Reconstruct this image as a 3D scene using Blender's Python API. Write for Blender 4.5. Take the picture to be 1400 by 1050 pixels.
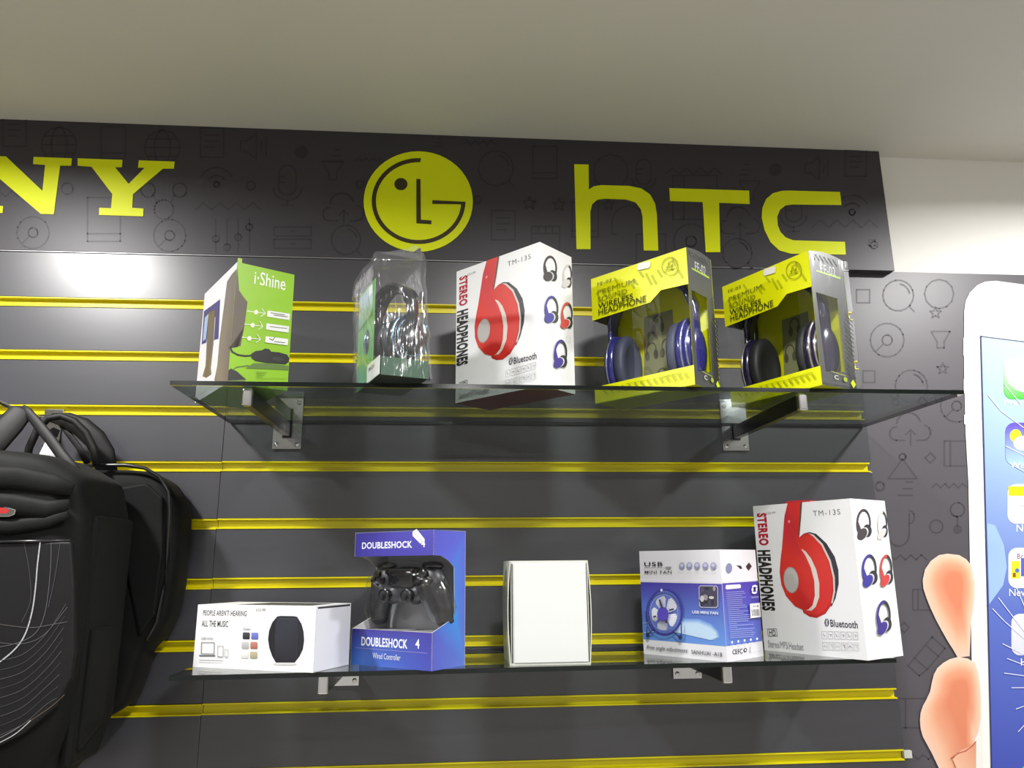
import bpy, bmesh, math, random
from mathutils import Vector, Matrix
random.seed(7)
for o in list(bpy.data.objects): bpy.data.objects.remove(o)
SC = bpy.context.scene
COL = SC.collection

# ------------------------------------------------------------------ camera
FPX = 1035.0
CAM = Vector((-0.1077, -1.3699, 1.4278))
YAW, PITCH, ROLL = -0.0822, 0.2336, -0.0084
_f = Vector((-math.sin(YAW)*math.cos(PITCH), math.cos(YAW)*math.cos(PITCH), math.sin(PITCH)))
_r = Vector((math.cos(YAW), math.sin(YAW), 0)); _u = _r.cross(_f)
_c, _s = math.cos(ROLL), math.sin(ROLL)
CR, CU = _c*_r + _s*_u, -_s*_r + _c*_u
cd = bpy.data.cameras.new('camera'); cam = bpy.data.objects.new('camera', cd); COL.objects.link(cam)
cd.sensor_width = 36; cd.lens = FPX/1400*36; cd.clip_start = 0.02
m = Matrix((CR, CU, -_f)).transposed().to_4x4(); m.translation = CAM
cam.matrix_world = m
SC.camera = cam
# ------------------------------------------------------------------ view, world
vs = SC.view_settings
vs.view_transform = 'Standard'; vs.look = 'None'; vs.gamma = 1; vs.use_curve_mapping = False
vs.exposure = 0.12
w = bpy.data.worlds.new('world'); SC.world = w; w.use_nodes = True
w.node_tree.nodes['Background'].inputs[0].default_value = (0.8, 0.85, 0.9, 1)
w.node_tree.nodes['Background'].inputs[1].default_value = 0.05
CEIL = 2.2655
# recessed ceiling lamps: (x, y, watts); the fittings themselves are built below
LAMPS = [(-1.04, -0.62, 23), (0.10, -1.02, 17), (1.22, -0.60, 24), (1.2, -2.0, 15), (-1.1, -2.1, 12), (0.0, -3.0, 17)]
for x, y, e in LAMPS:
    ld = bpy.data.lights.new('downlight_lamp', 'AREA'); ld.shape = 'DISK'; ld.size = 0.13; ld.energy = e; ld.spread = math.radians(166)
    ld.color = (1.0, 0.985, 0.965)
    lo = bpy.data.objects.new('downlight_lamp', ld); COL.objects.link(lo); lo.location = (x, y, CEIL-0.014)

# ------------------------------------------------------------------ helpers
def lin(c):
    return tuple(((v/255)/12.92 if v/255 <= 0.04045 else ((v/255+0.055)/1.055)**2.4) for v in c[:3])
def ray(p): return _f + CR*((p[0]-700)/FPX) + CU*((525-p[1])/FPX)
def at(px, py, Y):
    d = ray((px, py)); return CAM + d*((Y-CAM.y)/d.y)
MATS = {}
def mat(name, col=(128,128,128), rough=.5, metal=0., spec=.5, noise=None, bump=None, emit=None, sheen=0, coat=0):
    if name in MATS: return MATS[name]
    M = bpy.data.materials.new(name); M.use_nodes = True; nt = M.node_tree; b = nt.nodes['Principled BSDF']
    b.inputs['Base Color'].default_value = (*lin(col), 1)
    b.inputs['Roughness'].default_value = rough; b.inputs['Metallic'].default_value = metal
    b.inputs['Specular IOR Level'].default_value = spec
    if sheen: b.inputs['Sheen Weight'].default_value = sheen
    if coat: b.inputs['Coat Weight'].default_value = coat; b.inputs['Coat Roughness'].default_value = .1
    if emit: b.inputs['Emission Color'].default_value = (1,.97,.92,1); b.inputs['Emission Strength'].default_value = emit
    if noise or bump:
        tc = nt.nodes.new('ShaderNodeTexCoord'); mp = nt.nodes.new('ShaderNodeMapping'); nt.links.new(tc.outputs['Object'], mp.inputs[0])
        n = nt.nodes.new('ShaderNodeTexNoise'); nt.links.new(mp.outputs[0], n.inputs['Vector'])
        sc = (noise or bump)[0]; mp.inputs['Scale'].default_value = sc; n.inputs['Scale'].default_value = 1; n.inputs['Detail'].default_value = 4
        if noise:
            r = nt.nodes.new('ShaderNodeMapRange'); r.inputs['To Min'].default_value = 1-noise[1]; r.inputs['To Max'].default_value = 1+noise[1]
            nt.links.new(n.outputs['Fac'], r.inputs['Value'])
            mx = nt.nodes.new('ShaderNodeMix'); mx.data_type = 'RGBA'; mx.blend_type = 'MULTIPLY'; mx.inputs['Factor'].default_value = 1
            mx.inputs[6].default_value = (*lin(col), 1); nt.links.new(r.outputs[0], mx.inputs[7]); nt.links.new(mx.outputs[2], b.inputs['Base Color'])
        if bump:
            bp = nt.nodes.new('ShaderNodeBump'); bp.inputs['Strength'].default_value = bump[1]; bp.inputs['Distance'].default_value = bump[2]
            nt.links.new(n.outputs['Fac'], bp.inputs['Height']); nt.links.new(bp.outputs[0], b.inputs['Normal'])
    MATS[name] = M; return M
def mat_print(name, rough=.4, spec=.5, coat=0, ink=.82):
    if name in MATS: return MATS[name]
    M = bpy.data.materials.new(name); M.use_nodes = True; nt = M.node_tree; b = nt.nodes['Principled BSDF']
    a = nt.nodes.new('ShaderNodeAttribute'); a.attribute_name = 'Col'; mx = nt.nodes.new('ShaderNodeMix'); mx.data_type = 'RGBA'; mx.blend_type = 'MULTIPLY'; mx.inputs['Factor'].default_value = 1; mx.inputs[7].default_value = (ink, ink, ink, 1)
    nt.links.new(a.outputs['Color'], mx.inputs[6]); nt.links.new(mx.outputs[2], b.inputs['Base Color'])
    b.inputs['Roughness'].default_value = rough; b.inputs['Specular IOR Level'].default_value = spec
    b.inputs['Coat Weight'].default_value = coat
    MATS[name] = M; return M
def mat_clear(name, tint, ior=1.45, rough=.03, wave=None, haze=0):
    M = bpy.data.materials.new(name); M.use_nodes = True; nt = M.node_tree; nt.nodes.clear()
    out = nt.nodes.new('ShaderNodeOutputMaterial'); t = nt.nodes.new('ShaderNodeBsdfTransparent'); g = nt.nodes.new('ShaderNodeBsdfGlossy')
    t.inputs[0].default_value = (*tint, 1); g.inputs['Roughness'].default_value = rough; g.inputs[0].default_value = (1,1,1,1)
    fr = nt.nodes.new('ShaderNodeLayerWeight'); fr.inputs[0].default_value = .5
    pw = nt.nodes.new('ShaderNodeMath'); pw.operation='POWER'; pw.inputs[1].default_value = 5; nt.links.new(fr.outputs['Facing'], pw.inputs[0])
    ma = nt.nodes.new('ShaderNodeMath'); ma.operation='MULTIPLY_ADD'; ma.inputs[1].default_value = .9; ma.inputs[2].default_value = ((ior-1)/(ior+1))**2; nt.links.new(pw.outputs[0], ma.inputs[0])
    mx = nt.nodes.new('ShaderNodeMixShader'); nt.links.new(ma.outputs[0], mx.inputs[0])
    nt.links.new(t.outputs[0], mx.inputs[1]); nt.links.new(g.outputs[0], mx.inputs[2])
    last = mx
    if wave:
        n = nt.nodes.new('ShaderNodeTexNoise'); tc = nt.nodes.new('ShaderNodeTexCoord'); mp = nt.nodes.new('ShaderNodeMapping'); mp.inputs['Scale'].default_value = wave[0]
        nt.links.new(tc.outputs['Object'], mp.inputs[0]); nt.links.new(mp.outputs[0], n.inputs['Vector']); n.inputs['Scale'].default_value = 1
        bp = nt.nodes.new('ShaderNodeBump'); bp.inputs['Strength'].default_value = wave[1]; bp.inputs['Distance'].default_value = wave[2]
        nt.links.new(n.outputs['Fac'], bp.inputs['Height']); nt.links.new(bp.outputs[0], g.inputs['Normal']); nt.links.new(bp.outputs[0], fr.inputs['Normal'])
    if haze:
        d = nt.nodes.new('ShaderNodeBsdfDiffuse'); d.inputs[0].default_value = (.8,.8,.83,1)
        m2 = nt.nodes.new('ShaderNodeMixShader'); m2.inputs[0].default_value = haze
        nt.links.new(mx.outputs[0], m2.inputs[1]); nt.links.new(d.outputs[0], m2.inputs[2]); last = m2
    nt.links.new(last.outputs[0], out.inputs[0]); MATS[name] = M; return M

PRINT = mat_print('printed_card', .38, .45)
CARD = mat_print('coated_card', .35, .5)
VINYL = mat_print('printed_vinyl', .45, .35)
CHROME = mat('chrome', (205,205,210), .14, 1)
DKCHROME = mat('darkened_chrome', (70,70,74), .25, 1)  # bracket chrome with its dark reflections put into the colour
FABRIC = mat('black_nylon', (10,11,11), .7, spec=.16, sheen=.02, bump=((900,900,900), .25, .0006))
FABRIC2 = mat('black_webbing', (14,14,15), .6, spec=.3, bump=((1500,1500,1500), .3, .0005))
PIPE = mat('black_piping', (22,22,24), .3)
FILM = mat_clear('clear_film', (.96,.97,.97), 1.5, .03)
CRINKLE = mat_clear('crinkled_film', (.95,.96,.97), 1.5, .10, ((60,60,12), .45, .005), .035)
GLASS = mat_clear('shelf_glass', (.74,.80,.77), 1.5, .02)
GEDGE = mat('glass_edge', (12,19,18), .15, spec=.4)

def tag(o, label=None, cat=None, group=None, kind=None):
    if label: o['label'] = label
    if cat: o['category'] = cat
    if group: o['group'] = group
    if kind: o['kind'] = kind
    return o
def empty(name, loc=(0,0,0), rz=0, label=None, cat=None, group=None):
    o = bpy.data.objects.new(name, None); COL.objects.link(o); o.location = loc; o.rotation_euler = (0,0,rz); o.empty_display_size = .02
    return tag(o, label, cat, group)
def link(name, me, mats, parent=None, smooth=False):
    for M in (mats if isinstance(mats, (list,tuple)) else [mats]): me.materials.append(M)
    if smooth: me.polygons.foreach_set('use_smooth', [True]*len(me.polygons))
    o = bpy.data.objects.new(name, me); COL.objects.link(o)
    if parent: o.parent = parent
    return o
class MB:
    """collects shapes into one mesh, with optional colour per polygon corner and material index"""
    def __init__(s): s.v=[]; s.f=[]; s.c=[]; s.m=[]
    def poly(s, pts, col=None, mi=0):
        b=len(s.v); s.v += [tuple(p) for p in pts]; s.f.append(list(range(b,b+len(pts))))
        n=len(pts)
        if col is None: cs=[(.5,.5,.5)]*n
        elif isinstance(col[0], (list,tuple)): cs=[lin(c) for c in col]
        else: cs=[lin(col)]*n
        s.c.append(cs); s.m.append(mi)
    def raw(s, vs, fs, col=None, mi=0):
        b=len(s.v); s.v += [tuple(p) for p in vs]; L=lin(col) if col else (.5,.5,.5)
        for f in fs: s.f.append([i+b for i in f]); s.c.append([L]*len(f)); s.m.append(mi)
    def box(s, lo, hi, col=None, mi=0, cols=None):
        x0,y0,z0=lo; x1,y1,z1=hi
        v=[(x0,y0,z0),(x1,y0,z0),(x1,y1,z0),(x0,y1,z0),(x0,y0,z1),(x1,y0,z1),(x1,y1,z1),(x0,y1,z1)]
        F=dict(bottom=(0,3,2,1),top=(4,5,6,7),front=(0,1,5,4),right=(1,2,6,5),back=(2,3,7,6),left=(3,0,4,7))
        for k,f in F.items():
            cc=(cols or {}).get(k, col); s.raw([v[i] for i in f],[(0,1,2,3)],cc,mi)
    def tube(s, pts, r, n=10, col=None, mi=0, cap=True, flat=1.0, flatdir=None):
        pts=[Vector(p) for p in pts]; N=len(pts); rs=r if isinstance(r,(list,tuple)) else [r]*N
        up=Vector(flatdir) if flatdir else Vector((0,0,1)); vs=[]; fs=[]
        for i,p in enumerate(pts):
            t=(pts[min(i+1,N-1)]-pts[max(i-1,0)]).normalized()
            a=t.cross(up)
            if a.length<1e-4: a=t.cross(Vector((0,1,0)))
            a.normalize(); b=a.cross(t).normalized()
            for k in range(n):
                q=2*math.pi*k/n; vs.append(p+a*(math.cos(q)*rs[i])+b*(math.sin(q)*rs[i]*flat))
        for i in range(N-1):
            for k in range(n): fs.append((i*n+k,i*n+(k+1)%n,(i+1)*n+(k+1)%n,(i+1)*n+k))
        if cap: fs.append(tuple(range(n-1,-1,-1))); fs.append(tuple((N-1)*n+k for k in range(n)))
        s.raw(vs,fs,col,mi)
    def lathe(s, prof, M=Matrix(), n=28, col=None, mi=0):
        """prof: (radius, height) along local z, placed by matrix M"""
        vs=[];fs=[]; P=len(prof)
        for r_,h in prof:
            for k in range(n):
                q=2*math.pi*k/n; vs.append(M@Vector((r_*math.cos(q),r_*math.sin(q),h)))
        for i in range(P-1):
            for k in range(n): fs.append((i*n+k,i*n+(k+1)%n,(i+1)*n+(k+1)%n,(i+1)*n+k))
        fs.append(tuple(range(n-1,-1,-1))); fs.append(tuple((P-1)*n+k for k in range(n)))
        s.raw(vs,fs,col,mi)
    def prism(s, front, depthvec, col=None, mi=0, sidecol=None):
        d=Vector(depthvec); n=len(front); F=[Vector(p) for p in front]; Bk=[p+d for p in F]
        s.raw(F,[tuple(range(n))],col,mi); s.raw(Bk,[tuple(range(n-1,-1,-1))],sidecol or col,mi)
        for i in range(n):
            j=(i+1)%n; s.raw([F[i],Bk[i],Bk[j],F[j]],[(0,1,2,3)],sidecol or col,mi)
    def build(s, name, mats, parent=None, smooth=False, weld=False, bevel=0):
        me=bpy.data.meshes.new(name); me.from_pydata(s.v,[],s.f)
        ca=me.color_attributes.new('Col','FLOAT_COLOR','CORNER'); k=0; flat=[]
        for cs in s.c:
            for c in cs: flat += [c[0],c[1],c[2],1.0]
        ca.data.foreach_set('color', flat); me.polygons.foreach_set('material_index', s.m)
        if weld or bevel:
            bm=bmesh.new(); bm.from_mesh(me); bmesh.ops.remove_doubles(bm, verts=bm.verts, dist=1e-6)
            if bevel: bmesh.ops.bevel(bm, geom=bm.edges[:], offset=bevel, segments=2, affect='EDGES', profile=.5)
            bmesh.ops.recalc_face_normals(bm, faces=bm.faces); bm.to_mesh(me); bm.free()
        me.update()
        return link(name, me, mats, parent, smooth)
def kids(o): return [c for c in bpy.data.objects if c.parent == o]
def copy_tree(o, parent=None):
    c=o.copy(); COL.objects.link(c); c.parent=parent
    for ch in kids(o): copy_tree(ch,c)
    return c

# ---- text
_tc=bpy.data.curves.new('text','FONT'); _to=bpy.data.objects.new('text_helper',_tc); COL.objects.link(_to)
_cache={}
def text2d(body, bold=0., spacing=1., shear=0.):
    k=(body,bold,spacing,shear)
    if k in _cache: return _cache[k]
    _tc.body=body; _tc.offset=bold; _tc.space_character=spacing; _tc.shear=shear; _tc.resolution_u=3
    bpy.context.view_layer.update(); dg=bpy.context.evaluated_depsgraph_get()
    me=bpy.data.meshes.new_from_object(_to.evaluated_get(dg))
    vs=[(v.co.x,v.co.y) for v in me.vertices]; fs=[tuple(p.vertices) for p in me.polygons]; bpy.data.meshes.remove(me)
    x0=min(v[0] for v in vs); x1=max(v[0] for v in vs); y0=min(v[1] for v in vs); y1=max(v[1] for v in vs)
    r=([((x-x0)/(x1-x0),(y-y0)/(y1-y0)) for x,y in vs],fs); _cache[k]=r; return r

# ---- plane homography: crop pixels of a printed face -> (u,v) on the face
def solve8(src,dst):
    A=[];b=[]
    for (x,y),(u,v) in zip(src,dst):
        A.append([x,y,1,0,0,0,-u*x,-u*y]); b.append(u); A.append([0,0,0,x,y,1,-v*x,-v*y]); b.append(v)
    n=8
    for i in range(n):
        p=max(range(i,n),key=lambda r:abs(A[r][i])); A[i],A[p]=A[p],A[i]; b[i],b[p]=b[p],b[i]
        for r in range(n):
            if r!=i:
                f=A[r][i]/A[i][i]; A[r]=[a-f*c for a,c in zip(A[r],A[i])]; b[r]-=f*b[i]
    return [b[i]/A[i][i] for i in range(n)]
class Art:
    """flat print laid out on one face; P maps (u,v,offset) to local 3D"""
    def __init__(s, P, quad=None):
        s.P=P; s.mb=MB(); s.k=1; s.done=[]
        s.h=solve8(quad,[(0,1),(1,1),(1,0),(0,0)]) if quad else None
    def uv(s,p):
        if not s.h: return p
        h=s.h; d=h[6]*p[0]+h[7]*p[1]+1; return ((h[0]*p[0]+h[1]*p[1]+h[2])/d,(h[3]*p[0]+h[4]*p[1]+h[5])/d)
    def off(s): s.k+=1; return .00008*s.k
    def poly(s,pts,col,clip=True):
        o=s.off(); q=[s.uv(p) for p in pts]
        if clip: q=[(min(max(u,0),1),min(max(v,0),1)) for u,v in q]
        s.mb.poly([s.P(u,v,o) for u,v in q],col)
    def ell(s,c,rx,ry,col,n=24,rot=0):
        cr,sr=math.cos(rot),math.sin(rot)
        s.poly([(c[0]+rx*math.cos(t)*cr-ry*math.sin(t)*sr,c[1]+rx*math.cos(t)*sr+ry*math.sin(t)*cr) for t in [2*math.pi*i/n for i in range(n)]],col)
    def rect(s,x0,y0,x1,y1,col): s.poly([(x0,y0),(x1,y0),(x1,y1),(x0,y1)],col)
    def line(s,pts,wd,col,closed=False):
        o=s.off(); pts=list(pts)+([pts[0]] if closed else [])
        for a,b in zip(pts,pts[1:]):
            dx,dy=b[0]-a[0],b[1]-a[1]; L=math.hypot(dx,dy) or 1; nx,ny=-dy/L*wd/2,dx/L*wd/2; ex,ey=dx/L*wd*.3,dy/L*wd*.3
            q=[s.uv(p) for p in ((a[0]+nx-ex,a[1]+ny-ey),(b[0]+nx+ex,b[1]+ny+ey),(b[0]-nx+ex,b[1]-ny+ey),(a[0]-nx-ex,a[1]-ny-ey))]
            s.mb.poly([s.P(u,v,o) for u,v in q],col)
    def arc(s,c,rx,ry,a0,a1,wd,col,n=16):
        s.line([(c[0]+rx*math.cos(math.radians(a0+(a1-a0)*i/n)),c[1]-ry*math.sin(math.radians(a0+(a1-a0)*i/n))) for i in range(n+1)],wd,col)
    def text(s,body,bl,tr,col,bold=0.,down=False,spacing=1.,shear=0.):
        """fill the face rectangle with corners bl, tr (given in layout coordinates)"""
        o=s.off(); (u0,v0),(u1,v1)=s.uv(bl),s.uv(tr); vs,fs=text2d(body,bold,spacing,shear)
        if down: pts=[s.P(u0+(u1-u0)*y, v1+(v0-v1)*x, o) for x,y in vs]
        else: pts=[s.P(u0+(u1-u0)*x, v0+(v1-v0)*y, o) for x,y in vs]
        keep=s.mb; s.mb=MB(); s.mb.raw(pts,fs,col); s.done.append(('lettering',s.mb)); s.mb=keep
    def new(s,name): s.done.append((name,s.mb)); s.mb=MB()
    def build(s,name,parent,M=None):
        for n,b in s.done+[(name,s.mb)]:
            if b.f: o=b.build(n,M or PRINT,parent)
        s.done=[]; s.mb=MB()

# ------------------------------------------------------------------ room shell
PAINT=mat('white_wall_paint',(232,231,227),.75,spec=.2,bump=((220,220,220),.08,.0004))
CEILP=mat('ceiling_paint',(206,204,196),.85,spec=.15,noise=((3,3,3),.03),bump=((160,160,160),.1,.0004))
FLOORM=mat('floor_tile',(176,172,164),.35,noise=((4,4,4),.06))
def slab(name,lo,hi,M):
    b=MB(); b.box(lo,hi); o=b.build(name,M); o['kind']='structure'; return o
WY=0.020
slab('floor',(-3.2,-4.4,-.1),(3.2,.2,0),FLOORM)
slab('ceiling',(-3.2,-4.4,CEIL),(3.2,.2,CEIL+.1),CEILP)
slab('wall_back',(-3.2,WY,0),(3.2,.2,CEIL),PAINT)
slab('wall_left',(-3.2,-4.4,0),(-3.0,WY,CEIL),PAINT)
slab('wall_right',(3.0,-4.4,0),(3.2,WY,CEIL),PAINT)
slab('wall_front',(-3.0,-4.4,0),(3.0,-4.2,CEIL),PAINT)
LENS=mat('lamp_lens',(255,250,240),.5,emit=14)
TRIMW=mat('lamp_trim',(225,225,225),.4)
LN=['ceiling downlight above the left of the display wall','ceiling downlight over the shop floor before the shelves','ceiling downlight above the phone picture','ceiling downlight at the right back of the shop','ceiling downlight at the left back of the shop','ceiling downlight farthest from the display wall']
for i,(x,y,e) in enumerate(LAMPS):
    t=empty('ceiling_downlight',(x,y,CEIL),0,LN[i],'lamp','ceiling downlights')
    b=MB(); b.lathe([(.085,0),(.085,-.004),(.078,-.009),(.07,-.009),(.068,-.004),(.068,0)]); b.build('trim_ring',TRIMW,t,True)
    b=MB(); b.lathe([(.067,-.001),(.067,-.003),(.03,-.004)]); b.build('lens',LENS,t)

# ------------------------------------------------------------------ slatwall
BOARD=mat('slatwall_laminate',(57,57,63),.33,spec=.75,noise=((6,6,60),.10),bump=((60,60,900),.10,.0002))
YEL=mat('yellow_insert',(208,196,0),.33,spec=.4)
sw=empty('wall_slatted',(-.5,0,0)); sw['kind']='structure'
XR,XS,XL=.6865,-.5108,-1.74
def Z(i): return 1.5+.1*(5-i)
bm_cache={}
def board(x0,x1,z0,z1):
    k=(round(x1-x0,4),round(z1-z0,4))
    if k not in bm_cache:
        b=MB(); b.box((0,0,0),(x1-x0,.018,z1-z0)); o=b.build('board',BOARD,sw,bevel=.0006); bm_cache[k]=o.data
    else: o=bpy.data.objects.new('board',bm_cache[k]); COL.objects.link(o); o.parent=sw
    o.location=(x0+.5,0,z0)
def insert(x0,x1,z):
    k=('i',round(x1-x0,4))
    if k not in bm_cache:
        pr=[(-.0015,.0088),(.011,.0088),(.011,-.0088),(-.0015,-.0088),(-.0015,-.0066),(.0078,-.0062),(.0078,.0062),(-.0015,.0066)]
        b=MB(); b.prism([(0,y,zz) for y,zz in pr],(x1-x0,0,0)); o=b.build('insert_strip',YEL,sw,weld=True); bm_cache[k]=o.data
    else: o=bpy.data.objects.new('insert_strip',bm_cache[k]); COL.objects.link(o); o.parent=sw
    o.location=(x0+.5,0,z)
tops=[1.9955]+[Z(i)-.0088 for i in range(1,20)]
bots=[Z(i)+.0088 for i in range(1,20)]+[0.0]
for (x0,x1) in ((XL,XS-.0002),(XS+.0002,XR)):
    for i,(t_,b_) in enumerate(zip(tops,bots)):
        if t_-b_>.02: board(x0,x1,b_,t_)
    for i in range(1,20):
        if Z(i)>.05: insert(x0+(0 if x0<-1 else .0005), x1-(.0 if x0<-1 else .004), Z(i)-(.0008 if x0<-1 else 0))
b=MB(); b.box((.002,.001,-.006),(.016,.008,.006))
o=b.build('end_clip',mat('clear_clip',(190,190,185),.3),sw); o.location=(XR-.004+.5,0,Z(9))

# ------------------------------------------------------------------ header sign
HG=(58,55,61); ICON=(51,48,54)
hd=empty('sign_board',(0,0,1.9975),0,'dark grey header board with lime brand logos and faint icons under the ceiling','sign')
HX0,HX1,HZ0,HZ1,HY=-1.74,.782,1.9975,CEIL-.0005,-.003
def local(o,p): return Vector(p)-o.location
b=MB(); b.box((HX0,HY+.0012,-.0012),(XR,HY+.004,.0010),HG); b.build('pale_seam_strip',mat('pale_seam',(150,150,152),.4,.6),hd)  # added pale strip stands in for the slat panel's lighter top edge
b=MB(); b.box((HX0,HY,.0005),(HX1,.0165,HZ1-HZ0),HG); b.build('board',mat('header_vinyl',HG,.42,spec=.35),hd)
LIME=(226,236,0)
limem=mat('lime_vinyl',LIME,.45,spec=.3); darkm=mat('logo_dark_vinyl',(62,52,30),.45,spec=.3)
def cut(name,px,org,sc,parent,M,t=.0012,Y=HY,lift=0,flip=True):
    pts=[local(parent,at(org[0]+x/sc,org[1]+y/sc,Y)) for x,y in px]
    b=MB(); b.prism([p+Vector((0,-t-lift,0)) for p in pts],(0,t+lift-.0001 if not lift else t,0)); return b.build(name,M,parent,weld=True)
C8=((0,150),4.667)
cut('letter',[(497,312),(782,322),(778,368),(735,368),(822,475),(925,372),(882,370),(887,325),(1115,333),(1110,377),(1040,377),(850,540),(845,628),(918,632),(915,682),(633,673),(635,627),(710,630),(718,540),(585,365),(497,358)],*C8,hd,limem)
cut('letter',[(-130,293),(40,300),(273,520),(290,353),(213,348),(217,303),(460,312),(455,358),(385,358),(345,668),(262,666),(-20,425),(-50,612),(22,617),(18,660),(-190,653),(-185,606),(-120,609),(-95,340),(-135,337)],*C8,hd,limem)
C2=((460,180),3.889)
def ellp(cx,cy,rx,ry,a0=0,a1=360,n=48): return [(cx+rx*math.cos(math.radians(a0+(a1-a0)*i/n)),cy-ry*math.sin(math.radians(a0+(a1-a0)*i/n))) for i in range(n+(a1-a0<360))]
cut('round_logo',ellp(435,373,290,267),*C2,hd,limem)
arc_o=ellp(437,371,249,228,87,359,44); arc_i=ellp(437,371,227,207,359,88,44)
cut('logo_stroke',arc_o+[(510,366)]+[(510,386),(662,388)]+arc_i[1:],*C2,hd,darkm,.0004,lift=.0013)
cut('logo_stroke',[(425,253),(447,254),(449,470),(505,474),(505,494),(425,489)],*C2,hd,darkm,.0004,lift=.0013)
cut('logo_dot',ellp(343,281,35,32),*C2,hd,darkm,.0004,lift=.0013)
C3=((760,190),2.917)
cut('letter',[(73,102),(130,103),(131,203),(150,190),(180,185),(290,188),(340,198),(375,222),(395,258),(402,300),(408,446),(350,445),(345,310),(338,280),(318,254),(280,242),(195,239),(165,243),(145,260),(137,290),(138,440),(82,440)],*C3,hd,limem)
cut('letter',[(452,197),(770,207),(772,260),(650,255),(655,452),(597,452),(585,252),(455,248)],*C3,hd,limem)
cut('letter',[(1132,212),(1138,264),(945,262),(915,266),(893,283),(882,310),(884,345),(895,372),(915,393),(945,405),(1152,411),(1155,462),(935,458),(890,445),(855,412),(832,365),(820,315),(823,275),(838,240),(865,217),(900,208),(930,207)],*C3,hd,limem)

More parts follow.
